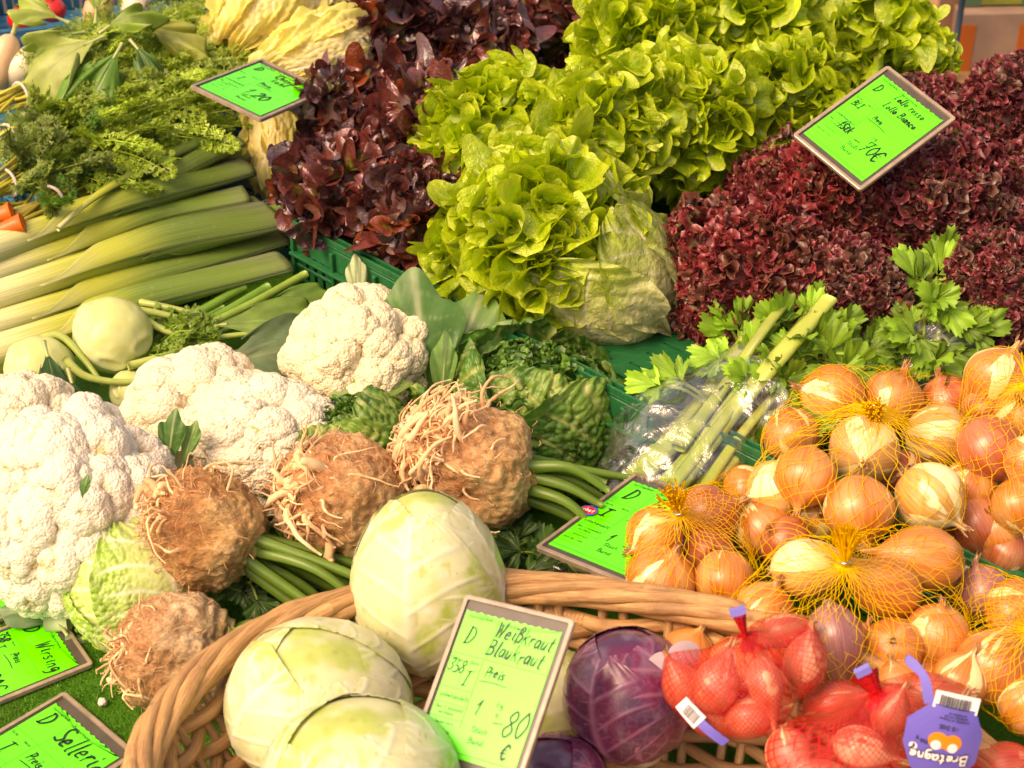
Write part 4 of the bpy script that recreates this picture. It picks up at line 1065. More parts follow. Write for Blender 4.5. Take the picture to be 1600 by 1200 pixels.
def sign(label, C, xd, yd, s, texts, thin=(), sticker=False, W=0.115, H=0.16, seed=0, grp='green price signs in clear frames'):
    t = thing('price_sign', label, 'price sign', C, grp)
    x = nrm(xd); z = nrm(np.cross(x, yd)); y = np.cross(z, x)
    t.rotation_mode = 'QUATERNION'; t.rotation_quaternion = Matrix(np.stack([x, y, z], 1).tolist()).to_quaternion(); t.scale = (s, s, s)
    rng = random.Random(seed)
    def put(mb, nm, mt, smooth=False):
        me = mb.mesh(nm, mt, (0, 0, 0), smooth); o = bpy.data.objects.new(nm, me); COL.objects.link(o); o.parent = t; return o
    f = MB(); ringx(f, rrect(W, H, 0.004), rrect(W - 0.009, H - 0.009, 0.002), -0.0025, 0.0025); put(f, 'frame', M['frame'])
    b = MB(); extrude(b, rrect(W - 0.008, H - 0.008, 0.002), -0.002, 0.0); put(b, 'backing', M['backing'])
    cw, ch = W - 0.016, H - 0.026; x0, y1 = -cw / 2 - 0.001, H / 2 - 0.014; y0 = y1 - ch
    n = 26; top = [(x0 + cw * i / n, y1 - (0.0016 if i % 2 else 0) + 0.0004 * math.sin(i * 2)) for i in range(n + 1)]
    pts = np.array([(x0, y0), (x0 + cw, y0)] + top[::-1])
    c = MB(); extrude(c, pts, 0.0003, 0.0009); put(c, 'card', M['card'])
    X = lambda u: x0 + cw * u
    Y = lambda v: y1 - ch * v
    p = MB(); zz = 0.0012; L = lambda a, b_, c_, d, w_=0.0005: ribbon(p, [(X(a), Y(b_)), (X(c_), Y(d))], w_, zz)
    L(0, .31, 1, .31); L(.36, .02, .36, .31, .0004); L(0, .55, .34, .55); L(0, .66, .34, .66); L(0, .76, .34, .76); L(.34, .31, .34, .80); L(0, .90, .28, .90)
    L(.17, .38, .17, .55, .0003); L(0, .965, 1, .965, .0007); L(0, .31, 0, .965, .0005)
    sm = lambda tx, a, b_, h: write(p, tx, X(a), Y(b_), h, h * 0.16, zz, 0.0, 0.8, 0, rng, vary=False)
    sm('Ursprungsland', .02, .045, .0032); sm('Bezeichnung', .38, .055, .0034); sm('Sorte', .02, .36, .003); sm('Klasse', .2, .36, .003)
    sm('unbehandelt', .03, .62, .0042); sm('Oberfl. behandelt', .03, .70, .0028); sm('mit Wachs', .08, .735, .0026); sm('konserviert', .08, .80, .0026); sm('nach der Ernte', .03, .86, .0026)
    sm('kg', .62, .60, .005) ; sm('g', .64, .66, .004); sm('Stück', .46, .80, .0050); sm('Bund', .46, .88, .0055)
    put(p, 'printed_form', M['print'])
    hnd = MB()
    for (tx, a, b_, h, w_, ang) in texts: write(hnd, tx, X(a), Y(b_), h, w_ * 1.35, 0.00155, 0.20, 0.50, 0.05, rng, ang)
    for (a, b_, c_, d, w_) in thin: ribbon(hnd, catmull([(X(a), Y(b_), 0), (X((a + c_) / 2), Y((b_ + d) / 2 - .008), 0), (X(c_), Y(d), 0)], 9)[:, :2], w_, 0.00155)
    put(hnd, 'handwriting', M['ink'])
    if sticker:
        k = MB(); a = np.linspace(0, 2 * np.pi, 28, endpoint=False)
        extrude(k, np.stack([X(-.02) + 0.010 * np.cos(a), Y(.52) + 0.0085 * np.sin(a)], 1), 0.0028, 0.0031)
        st = put(k, 'sticker', plain("sticker_blue", (0.02, 0.10, 0.55), 0.3))
        k = MB(); extrude(k, np.stack([X(-.02) + 0.0088 * np.cos(a), Y(.52) + 0.0058 * np.sin(a)], 1), 0.0032, 0.0034)
        o = put(k, 'sticker_field', plain("sticker_red", (0.75, 0.02, 0.02), 0.3))
        k = MB(); write(k, 'obst', X(-.02) - 0.0062, Y(.52) - 0.002, 0.0055, 0.0008, 0.0036, 0.0, 0.75, 0, rng); put(k, 'sticker_lettering', plain("sticker_white", (0.85, 0.85, 0.85), 0.4))
    return t

# ---- crates
def crate(label, C0, ex, ey, L, W, H, mat, plate=0.022, floorz=None, name='plastic_crate', group=None, lift=0.0):
    """C0: rim corner on the left of the buyer's side; ex runs along that side, ey away from it"""
    ex = nrm(ex); ey = nrm(ey); ez = np.array([0, 0, 1.0]); C0 = np.asarray(C0, float)
    t = thing(name, label, 'crate', C0 - ez * H, group)
    def side(o, a, n_in, Ln):
        mb = MB(); th = 0.003
        box(mb, o - ez * 0.030, a * Ln, n_in * th, ez * 0.029)                        # upper band
        box(mb, o - ez * H, a * Ln, n_in * th, ez * 0.022)                           # lower band
        nb = int(Ln / 0.016)
        for i in range(nb + 1):
            w_ = 0.0105 if i % 5 else 0.016
            box(mb, o + a * (i * Ln / nb - w_ / 2 if 0 < i < nb else (0 if i == 0 else Ln - w_)) - ez * (H - 0.020) + n_in * 0.0004, a * w_, n_in * th * .8, ez * (H - 0.048))
        for i in range(0, nb + 1, 5):
            box(mb, o + a * min(max(i * Ln / nb - 0.003, 0), Ln - .006) - ez * H - n_in * 0.006, a * 0.006, n_in * 0.006, ez * (H - 0.004))
        for hh in (0.45, 0.62):
            box(mb, o - ez * H * hh - n_in * 0.0025, a * Ln, n_in * 0.0025, ez * 0.005)
        return bevel(mb.build('side_panel', mat, t, smooth=False), 0.0008, 1)
    side(C0, ex, ey, L); side(C0 + ey * W, ex, -ey, L); side(C0, ey, ex, W); side(C0 + ex * L, ey, -ex, W)
    r = MB()
    for (o, a, b, Ln) in ((C0, ex, ey, L), (C0 + ey * (W - 0.016), ex, ey, L), (C0 + ey * 0.016, ey, ex, W - 0.032), (C0 + ex * (L - 0.016) + ey * 0.016, ey, ex, W - 0.032)):
        box(r, o, a * Ln, b * 0.016, ez * 0.0035)
    for (o, a, b, Ln) in ((C0, ex, ey, L), (C0 + ey * (W - 0.003), ex, ey, L), (C0 + ey * .003, ey, ex, W - .006), (C0 + ex * (L - 0.003) + ey * .003, ey, ex, W - .006)):
        box(r, o + ez * 0.0035, a * Ln, b * 0.003, ez * 0.008)
    for (o, a, b, Ln) in ((C0 + ey * .012 + ex * .012, ex, ey, L - .024), (C0 + ey * (W - 0.015) + ex * .012, ex, ey, L - .024), (C0 + ey * .015 + ex * .012, ey, ex, W - .03), (C0 + ex * (L - 0.015) + ey * .015, ey, ex, W - .03)):
        box(r, o + ez * 0.0035, a * Ln, b * 0.003, ez * 0.006)
    for (o, a, b, Ln) in ((C0 - ey * 0.010 - ez * 0.034, ex, ey, L), (C0 - ex * 0.010 - ez * 0.034, ey, ex, W), (C0 + ex * L - ez * 0.034, ey, ex, W)):
        box(r, o, a * Ln, b * 0.010, ez * 0.004)
    bevel(r.build('rim', mat, t, smooth=False), 0.0012, 2)
    f = MB(); fz = plate; k = 0; y = 0.004
    while y < W - 0.03:
        box(f, C0 + ex * 0.004 + ey * y - ez * (fz + .004), ex * (L - 0.008), ey * 0.026, ez * 0.004)
        y += 0.026
        x = 0.004
        while x < L - 0.02:
            wd = min(0.03, L - 0.004 - x)
            box(f, C0 + ex * x + ey * y - ez * (fz + .004), ex * wd, ey * 0.004, ez * 0.004); x += 0.03 + 0.028
        y += 0.004; k += 1
    f.build('floor_panel', mat, t, smooth=False)
    return t

# ---- the basket
def basket():
    c0 = np.array([BK['c'][0], BK['c'][1], 0.0]); a, b, rt = BK['a'], BK['b'], BK['rot']; Hh = BK['h']
    ux = np.array([math.cos(rt), math.sin(rt), 0]); uy = np.array([-math.sin(rt), math.cos(rt), 0]); ez = np.array([0, 0, 1.0])
    t = thing('wicker_basket', 'big oval willow basket of cabbages at the front of the stall', 'basket', c0)
    rng = random.Random(5)
    def wall(ph, h, off=0.0):
        k = 0.78 + 0.22 * np.asarray(h) ** 0.7
        rad = np.stack([np.cos(ph), np.sin(ph)], -1)
        return c0 + ux * ((a * k + off) * rad[..., 0])[..., None] + uy * ((b * k + off) * rad[..., 1])[..., None] + ez * (0.008 + (Hh - 0.080 * sstep(0.0, 0.85, np.cos(ph - 0.10))) * np.asarray(h))[..., None]
    ns = 44
    nl = MB(); ph = np.linspace(0, 2 * np.pi, 60)
    V = [wall(ph, np.zeros(60) + 0.001)]; bot = V[0]
    mb = MB(); n = len(bot); cen = c0 + ez * 0.008
    mb.add(np.vstack([bot, [cen]]), None, np.stack([np.arange(n - 1), np.arange(1, n), np.full(n - 1, n)], 1), (0.36, 0.22, 0.11)); mb.build('bottom', M['wicker'], t)
    for i in range(ns):
        p = 2 * np.pi * i / ns
        for d in (-0.008, 0.008):
            s = MB(); hh = np.linspace(0, 1.0, 10)
            tube(s, wall(np.full(10, p + d / 0.35), hh), 0.0044, 8, np.array([0.47, 0.30, 0.15]) * rng.uniform(.8, 1.1)); s.build('stake', M['wicker'], t)
    rows = BK['rows']
    for r in range(rows):
        h = 0.04 + 0.90 * r / rows
        for seg in range(3):
            m = 260; q = np.linspace(seg * 2 * np.pi / 3 - 0.05 + r * .7, (seg + 1) * 2 * np.pi / 3 + 0.08 + r * .7, m)
            off = 0.0068 * np.cos(q * ns / 2 + (r % 2) * np.pi) 
            hw = h + 0.012 * np.sin(q * 5 + r * 2.1) + 0.008 * np.sin(q * 13 + r)
            P = wall(q, hw, 0) + nrm(np.cos(q)[:, None] * ux + np.sin(q)[:, None] * uy) * off[:, None]
            s = MB(); col = np.array([0.47, 0.28, 0.125]) * rng.uniform(.75, 1.15)
            tube(s, P, 0.0068 * (1 + 0.12 * np.sin(q * 9 + r)), 8, col, ref=ez); s.build('woven_rod', M['wicker'], t)
    for r in range(6):
        for seg in range(5):
            m = 120; q0 = seg * 2 * np.pi / 5 + r * 0.27; q = np.linspace(q0, q0 + 2 * np.pi / 5 + 0.22, m)
            an = q * 6 + r * 2 * np.pi / 6
            P = wall(q, np.full(m, 1.0)) + nrm(np.cos(q)[:, None] * ux + np.sin(q)[:, None] * uy) * (0.010 * np.cos(an))[:, None] + ez * (0.009 * np.sin(an) + 0.005)[:, None]
            s = MB(); col = np.array([0.52, 0.32, 0.145]) * rng.uniform(.8, 1.15); rr = 0.0058 * sstep(0, .06, np.linspace(0, 1, m)) * sstep(1.0, .94, np.linspace(0, 1, m)) + 0.001
            tube(s, P, rr * rng.uniform(.78, 1.12) * (1 + .07 * np.sin(q * 31 + r) + .05 * np.sin(q * 57)), 12, col, ref=ez); s.build('rim_rod', M['wicker'], t)
    return t

# ---- leeks
def leek(label, pts, w0, w1, seed, tone=0.0):
    rng = random.Random(seed)
    P = catmull([at(*p) for p in pts], 60); m = 60; u = np.linspace(0, 1, m)
    k = mpp(P[30]); r0, r1 = w0 * k / 2, w1 * 1.28 * k / 2
    t = thing('leek', label, 'leek', P[30] - np.array([0, 0, r0]), 'leeks laid side by side')
    def colr(uu):
        w_ = np.array([0.70, 0.68, 0.38]); y_ = np.array([0.42, 0.47, 0.06]); g_ = np.array([0.105, 0.175, 0.03]) * (1 + tone) ; g2 = np.array([0.14, 0.175, 0.09]) * (1 + tone * .6)
        c = lerp3(w_, y_, sstep(0.0, 0.32, uu)); c = lerp3(c, g_, sstep(0.28, 0.56, uu)); return lerp3(c, g2, sstep(0.75, 1, uu))
    mb = MB(); rr = r0 + (r1 * 0.80 - r0) * sstep(0.3, 1, u)
    tube(mb, P, rr, 22, colr(u), flat=1 - 0.6 * sstep(0.4, 1, u), ref=np.array([0, 0, 1.0]))
    mb.build('shaft', M['leek'], t)
    T, A, Bn = frames(P, np.array([0, 0, 1.0]))
    for j in range(4):
        a0 = 0.18 + 0.15 * j + rng.uniform(-.03, .03); side_ = 1 if j % 2 else -1
        nS = 20; uu = np.linspace(a0, 1.0, 40); 
        if j == 3: uu = np.linspace(a0, 1.0 - rng.uniform(0, .08), 40)
        Pi = np.stack([np.interp(uu, u, P[:, i]) for i in range(3)], 1); Ti, Ai, Bi = frames(Pi, np.array([0, 0, 1.0]))
        ri = np.interp(uu, u, rr) * (1.03 + 0.035 * (4 - j)) + 0.0006
        q = (uu - a0) / (1 - a0)
        lo = -0.15 * np.pi * side_; wid_ = np.pi * (0.02 + 0.98 * sstep(0, 0.5, q)) * 1.05
        S = np.linspace(0, 1, nS)[None]
        ang = (np.pi / 2 - side_ * 1.3) + side_ * (S * wid_[:, None]) + 0.15 * j
        fl = (1 - 0.65 * sstep(0.4, 1, uu))[:, None]
        rad = ri[:, None] * (1 + 0.06 * q[:, None] * np.sin(S * 9 + j))
        V = Pi[:, None] - Ai[:, None] * (np.cos(ang) * rad)[..., None] + np.array([0, 0, 1.0]) * (np.sin(ang) * rad * fl)[..., None]
        C = np.repeat(colr(np.clip(uu + 0.06 * (j - 1.5), 0, 1)), nS, 0) * rng.uniform(.85, 1.12)
        E = np.broadcast_to((np.minimum(S, 1 - S) < 0.04) * 0.5, (40, nS)).reshape(-1)
        C = lerp3(C, [0.45, 0.50, 0.25], 0)*(1-E[:,None]) + E[:,None]*np.array([0.50, 0.55, 0.28])
        s = MB(); s.add(V.reshape(-1, 3), gridf(40, nS), None, C, np.stack([np.repeat(uu[:, None], nS, 1), np.repeat(S, 40, 0) * 1.3 + j], -1).reshape(-1, 2))
        o = s.build('leaf', M['leek'], t); so_ = o.modifiers.new("thick", 'SOLIDIFY'); so_.thickness = 0.0012; so_.offset = 1
    return t
def m_bag():
    k = NT("clear_plastic_film")
    n = k.noise(k.obj(), 35, 4, 0.6, 0.8)
    k.p(Base_Color=(0.9, 0.9, 0.86), Roughness=0.08, Specular_IOR_Level=1.0)
    k.bump(n, 0.5, 0.01)
    lw = k.n("ShaderNodeLayerWeight"); lw.inputs[0].default_value = 0.35
    gl = k.n("ShaderNodeBsdfGlossy"); gl.inputs[0].default_value = (1, 1, 1, 1); gl.inputs["Roughness"].default_value = 0.12
    k.t.links.new(k.b.inputs["Normal"].links[0].from_socket, gl.inputs["Normal"])
    tr = k.n("ShaderNodeBsdfTransparent"); tr.inputs[0].default_value = (0.97, 0.97, 0.96, 1)
    df = k.n("ShaderNodeBsdfDiffuse"); df.inputs[0].default_value = (0.85, 0.82, 0.78, 1)
    m1 = k.n("ShaderNodeMixShader"); k.set(m1.inputs[0], k.maprange(lw.outputs["Facing"], 0.0, 1.0, 0.08, 0.55)); k.t.links.new(tr.outputs[0], m1.inputs[1]); k.t.links.new(gl.outputs[0], m1.inputs[2])
    m2 = k.n("ShaderNodeMixShader"); k.set(m2.inputs[0], k.maprange(n, 0.45, 0.75, 0.01, 0.10)); k.t.links.new(m1.outputs[0], m2.inputs[1]); k.t.links.new(df.outputs[0], m2.inputs[2])
    k.t.links.new(m2.outputs[0], k.out.inputs[0])
    return k.m
M['film'] = m_bag()
def film_bag(label, P, rad, seed, flat=0.6, cat='plastic bag', name='plastic_bag', amp=0.5, open_=True):
    """a clear bag round a bundle: crumpled tube along the points"""
    P = catmull(P, 70); m = len(P); n = 90
    T, A, B = frames(P, np.array([0.2, 0.1, 1.0]))
    a = np.linspace(0, 2 * np.pi, n, endpoint=False); u = np.linspace(0, 1, m)
    r = np.interp(u, np.linspace(0, 1, len(rad)), rad)
    dirv = A[:, None] * np.cos(a)[None, :, None] + B[:, None] * (np.sin(a) * flat)[None, :, None]
    Q = P[:, None] + dirv * r[:, None, None]
    q = Q.reshape(-1, 3)
    f1, f2, _ = worley(q, 28, seed); g1, g2, _ = worley(q, 60, seed + 4)
    ds = (-(np.clip(f2 - f1, 0, 0.5)) * 0.035 - np.clip(g2 - g1, 0, .5) * 0.012 + 0.010 * vnoise(q, 14, seed)) * amp
    q = q + dirv.reshape(-1, 3) * ds[:, None]
    t = MB(); t.add(q, gridf(m, n, wrapv=True))
    o = t.build(name, M['film'], None, loc=q.min(0) * [0, 0, 1] + q.mean(0) * [1, 1, 0])
    return tag(o, label, cat, 'clear plastic bags round the celery')
# ================================================================== the setting
s2 = math.sqrt(0.5)
EX = np.array([s2, -s2, 0.0]); EY = np.array([s2, s2, 0.0]); EZ = np.array([0, 0, 1.0])
mb = MB(); box(mb, (-30, -30, -0.86), (60, 0, 0), (0, 90, 0), (0, 0, 0.01)); 
tag(mb.build('ground', plain("asphalt", (0.055, 0.05, 0.045), 0.85, vary=0.3, bscale=60), None, smooth=False), kind='structure')
mb = MB(); box(mb, (-1.3, -1.25, -0.03), (2.6, 0, 0), (0, 2.20, 0), (0, 0, 0.028))
tag(mb.build('table_top', M['turf'], None, smooth=False), kind='structure')
# turf sheet with a real nap
n = 150
X, Y = np.meshgrid(np.linspace(-1.3, 1.3, 60), np.linspace(-1.25, 0.95, 60), indexing='ij')
mb = MB(); pp = np.stack([X, Y, np.zeros_like(X)], -1).reshape(-1, 3); pp[:, 2] = 0.0015 + 0.001 * vnoise(pp, 9, 2)
mb.add(pp, gridf(60, 60)[:, ::-1]); tag(mb.build('turf_sheet', M['turf'], None), kind='structure')
rs = np.random.default_rng(4); nb = 60000
lo = at(-40, 1230, 0)[:2]; 
bx = rs.uniform(-0.56, -0.20, nb); by = rs.uniform(-0.74, -0.34, nb)
hh = rs.uniform(0.0015, 0.0045, nb); an = rs.uniform(0, 6.28, nb); ln = rs.uniform(0, 0.003, nb); an2 = rs.uniform(0, 6.28, nb)
b0 = np.stack([bx, by, np.full(nb, 0.001)], 1); d = np.stack([np.cos(an), np.sin(an), 0 * an], 1) * 0.0005
tp = b0 + np.stack([np.cos(an2) * ln, np.sin(an2) * ln, hh], 1)
V = np.stack([b0 - d, b0 + d, tp], 1).reshape(-1, 3)
cc = np.repeat(lerp3([0.03, 0.17, 0.008], [0.12, 0.38, 0.03], rs.random(nb) ** 1.5), 3, 0)
mb = MB(); mb.add(V, None, np.arange(nb * 3).reshape(-1, 3), cc); tag(mb.build('turf_pile', M['turf_blade'], None, smooth=False), kind='stuff')

# ---- crates under the lettuces
CT = 0.14
C0 = at(457, 357, CT)
crate('scuffed green crate turned up beside the leeks, its slatted side and corner showing', C0, EX, EY, 0.605, 0.40, 0.115, M['green_crate'], group='green crates carrying the lettuces')
crate('green crate under the curly red lettuce behind the celery and the onions', C0 + EX * 0.66 + EY * 0.03 - EZ * 0.012, EX, EY, 0.60, 0.40, 0.118, M['green_crate'], group='green crates carrying the lettuces')
crate('green crate at the back under the red oak leaf lettuce', C0 + EY * 0.43 + EZ * 0.03, EX, EY, 0.60, 0.40, 0.15, M['green_crate'], group='green crates carrying the lettuces')
crate('green crate at the back under the green oak leaf lettuce', C0 + EX * 0.66 + EY * 0.46 + EZ * 0.02, EX, EY, 0.60, 0.40, 0.15, M['green_crate'], group='green crates carrying the lettuces')

# ---- the basket
BK = dict(c=(0.125, -0.915), a=0.455, b=0.305, rot=-0.50, h=0.135, rows=10)
basket()

# ---- things far behind at top right
def carton(label, p, sx, sy, sz, col, band, rz=0.3):
    p = np.asarray(p, float); t = thing('carton', label, 'carton', p, None)
    c, s_ = math.cos(rz), math.sin(rz); ax = np.array([c, s_, 0]); ay = np.array([-s_, c, 0])
    o = p - ax * sx / 2 - ay * sy / 2
    m = MB(); box(m, o, ax * sx, ay * sy, EZ * sz); bevel(m.build('body', plain("carton_" + label[:12], col, 0.8, vary=0.2, vs_=12), t, smooth=False), 0.004, 1)
    if band:
        for k in (0.0, 0.78):
            m = MB(); box(m, o + ax * sx * k - ay * 0.002, ax * sx * 0.22, ay * 0.002, EZ * sz * 0.8); m.build('printed_band', plain("band_" + label[:12], band, 0.6), t, smooth=False)
    return t
def far(px, py, y): 
    d = ray(px, py); return CAM + d * ((y - CAM[1]) / d[1])
q = far(1543, 100, 2.3)
m = MB(); box(m, (q[0] - 0.9, 2.15, q[2] - 0.06), (2.4, 0, 0), (0, 0.9, 0), (0, 0, 0.05))
tb = thing('table', 'dim wooden trestle table behind the stall', 'table', (q[0] + .3, 2.6, -0.85)); m.build('tabletop', plain("dim_wood", (0.22, 0.13, 0.05), 0.7, vary=0.3), tb, smooth=False)
for dx in (-.8, 1.3):
    for dy in (2.2, 3.0):
        m = MB(); box(m, (q[0] + dx, dy, -0.85), (.05, 0, 0), (0, .05, 0), (0, 0, q[2] - 0.06 + 0.85)); m.build('leg', plain("dim_leg", (0.2, 0.12, 0.06), 0.7), tb, smooth=False)
carton('blurred orange and white carton standing behind the stall', (q[0], 2.38, q[2] - 0.01), 0.20, 0.2, 0.155, (0.26, 0.17, 0.12), (0.40, 0.09, 0.01), 0.05)
carton('blurred brown carton left of the orange and white one behind the stall', (q[0] - 0.155, 2.42, q[2] - 0.01), 0.09, 0.2, 0.26, (0.36, 0.20, 0.12), None, 0.5)
carton('blurred olive carton stacked on the orange and white one', (q[0] + 0.01, 2.42, q[2] + 0.148), 0.19, 0.2, 0.14, (0.20, 0.22, 0.03), (0.05, 0.12, 0.06), 0.05)
carton('blurred dark olive carton at the right end of the table behind', (q[0] + 0.26, 2.5, q[2] - 0.01), 0.24, 0.2, 0.22, (0.16, 0.14, 0.05), None, -0.1)
for i, (dx, lb) in enumerate(((-0.112, 'left'), (0.118, 'right'))):
    m = MB(); p = np.array([q[0] + dx, 2.22, q[2] - 0.01]); tube(m, [p, p + EZ * 0.45], 0.008, 10)
    tag(m.build('post', plain("dark_post", (0.01, 0.03, 0.05), 0.4), None, loc=p), 'thin dark blue post at the %s of the orange and white carton' % lb, 'post', 'dark posts behind the stall')
# ================================================================== the vegetables
# ---- signs
S_ = sign
def cal(px, py, z): return at(px, py, z)
S_('green card price sign on the curly red lettuce, reading Lollo rosso, Lollo Bianco, 70 cents', cal(1366, 199, 0.345), (.622, -.726, -.293), (.777, .528, .343), .95,
   [('D', .08, .20, .014, .0011, .05), ('Lollo rosso', .36, .14, .0105, .0011, 0), ('Lollo Bianco', .34, .27, .0105, .0011, 0), ('ABLI', .01, .45, .0095, .0012, 0), ('Preis', .40, .44, .007, .0008, 0), ('1Stk', .18, .72, .012, .0018, 0), ('-,70€', .47, .78, .020, .0014, 0)],
   [(.36, .47, .66, .475, .0009)], seed=1)
S_('price sign half behind the small onion net, a round red blue sticker on its edge', cal(990, 824, 0.120), (.751, -.645, .12), (.647, .761, .0), 1.03,
   [('D', .10, .24, .020, .0014, .0), ('Bund', .42, .26, .022, .0016, 0), ('I', .10, .50, .014, .0022, 0), ('Preis', .40, .43, .011, .0011, 0), ('1', .42, .74, .012, .0015, 0), ('-,80', .62, .80, .020, .0014, 0)],
   [(.38, .46, .72, .465, .0009)], sticker=True, seed=2)
S_('price sign leaning on the pointed white cabbage, reading Weißkraut and Blaukraut, 80 cents', cal(768, 1077, 0.215), (.864, -.46, .125), (.345, .754, .56), 0.88,
   [('D', .08, .24, .017, .0010, .0), ('Weißkraut', .36, .14, .0150, .0012, -.02), ('Blaukraut', .33, .27, .0150, .0012, -.02), ('358', .01, .44, .0125, .0009, 0), ('I', .20, .52, .014, .0014, 0), ('Preis', .40, .42, .010, .0009, 0), ('1', .42, .68, .013, .0014, 0), ('-80', .62, .78, .025, .0014, 0), ('€', .80, .93, .014, .0013, 0)],
   [(.37, .46, .66, .46, .0009)], seed=3)
S_('green card price sign lying on the turf left of the light savoy cabbage, reading Wirsing', cal(8, 1036, 0.006), (.56, -.83, .0), (.83, .56, .0), 0.90,
   [('D', .10, .22, .017, .0015, .0), ('Wirsing', .42, .22, .018, .0013, 0), ('358', .01, .44, .012, .0014, 0), ('I', .20, .53, .014, .0018, 0), ('Preis', .42, .42, .009, .0009, 0), ('1,20€', .45, .74, .022, .0015, 0)],
   [(.38, .47, .66, .47, .0010)], seed=4)
S_('green card price sign in the bottom left corner with glare on it, reading Sellerie', cal(38, 1203, 0.006), (.72, -.69, .0), (.69, .72, .0), 1.05,
   [('D', .08, .20, .018, .0016, .0), ('Sellerie', .36, .21, .021, .0015, 0), ('I', .12, .52, .016, .0020, 0), ('Preis', .40, .43, .010, .0010, 0), ('1', .40, .68, .013, .0015, 0), ('-,90€', .50, .78, .020, .0014, 0)],
   [(.38, .47, .66, .47, .0010)], seed=5)
S_('green card price sign cut off by the left edge, under the big front cauliflower', cal(-48, 935, 0.006), (.56, -.83, .0), (.83, .56, .0), 0.90,
   [('D', .10, .22, .017, .0015, .0), ('Blumenkohl', .36, .22, .012, .0012, 0)], [], seed=6)
S_('green card price sign lying tilted between the carrot greens and the pale chinese cabbages', cal(408, 139, 0.255), (.824, -.464, -.20), (.403, .883, -.10), 1.0,
   [('D', .08, .20, .016, .0012, .0), ('China', .40, .16, .015, .0013, 0), ('kohl', .44, .28, .014, .0012, 0), ('I', .12, .52, .012, .0013, 0), ('Preis', .40, .43, .009, .0009, 0), ('1,20', .42, .74, .022, .0015, 0)],
   [(.38, .47, .66, .47, .0010)], seed=7)

# ---- green oak leaf lettuce: (px, py, r px, z, axis, n, seed, label)
for (px, py, r, z, ax, n, sd, lb) in [
    (852, 375, 158, 0.20, (-0.75, 0.35, 0.65), 80, 11, 'nearest green oak leaf lettuce, its pale cut base above the empty green crate'),
    (770, 225, 120, 0.23, (-0.6, 0.5, 0.7), 46, 12, 'green oak leaf lettuce at the left of the green heap, touching dark red leaves'),
    (930, 220, 130, 0.26, (-0.2, 0.6, 0.8), 50, 13, 'green oak leaf lettuce in the middle of the heap, above the nearest head'),
    (1075, 195, 130, 0.25, (0.3, 0.5, 0.9), 50, 14, 'green oak leaf lettuce left of the lollo sign, bordering the curly red lettuce'),
    (1010, 75, 125, 0.27, (-0.3, 0.8, 0.6), 46, 15, 'green oak leaf lettuce highest in the left part of the green heap'),
    (1160, 60, 125, 0.27, (0.1, 0.8, 0.6), 46, 16, 'green oak leaf lettuce at the top edge of the photo, middle of the green heap'),
    (1225, 165, 105, 0.25, (0.4, 0.5, 0.8), 42, 17, 'green oak leaf lettuce partly under the lollo sign'),
    (1330, 50, 120, 0.26, (0.4, 0.7, 0.6), 44, 18, 'green oak leaf lettuce behind the top corner of the lollo sign'),
    (1430, 95, 75, 0.23, (0.8, 0.3, 0.5), 30, 19, 'small green oak leaf lettuce at the right end of the green heap'),
    (735, 400, 62, 0.17, (-0.7, 0.1, 0.7), 22, 20, 'small green oak leaf lettuce squeezed under the left side of the nearest head')]:
    P = at(px, py, z); head('oak_leaf_lettuce', lb, 'lettuce', 'green oak leaf lettuces', P, cv(*ax), r * mpp(P), 'oak', n, sd, ribs=(930, 418, .18, 118, (-.75, .65, .1)) if sd == 11 else ())
for (px, py, r, z, ax, n, sd, lb) in [
    (535, 300, 105, 0.175, (-0.5, -0.2, 0.8), 44, 31, 'dark red oak leaf lettuce lowest on the left, hanging over the crate rim'),
    (640, 330, 100, 0.185, (0.1, -0.4, 0.9), 44, 32, 'dark red oak leaf lettuce in front, between the crate rim and the green leaves'),
    (555, 180, 100, 0.20, (-0.6, 0.2, 0.8), 44, 33, 'dark red oak leaf lettuce right of the yellow chinese cabbage'),
    (665, 200, 105, 0.215, (0.1, 0.2, 1.0), 46, 34, 'red oak leaf lettuce in the centre of the red heap, with large shiny lobes'),
    (620, 75, 105, 0.22, (-0.3, 0.6, 0.8), 44, 35, 'red oak leaf lettuce at the top left of the red heap, brighter red'),
    (745, 90, 100, 0.215, (0.2, 0.6, 0.8), 42, 36, 'red oak leaf lettuce behind the left tip of the green heap'),
    (865, 45, 90, 0.20, (0.3, 0.6, 0.7), 36, 37, 'red oak leaf lettuce at the top edge, deep in shade behind the green heap'),
    (960, 10, 80, 0.18, (0.3, 0.6, 0.7), 30, 38, 'farthest red oak leaf lettuce at the top edge, mostly hidden')]:
    P = at(px, py, z); head('red_oak_leaf_lettuce', lb, 'lettuce', 'red oak leaf lettuces', P, cv(*ax), r * mpp(P), 'oakred', n, sd)
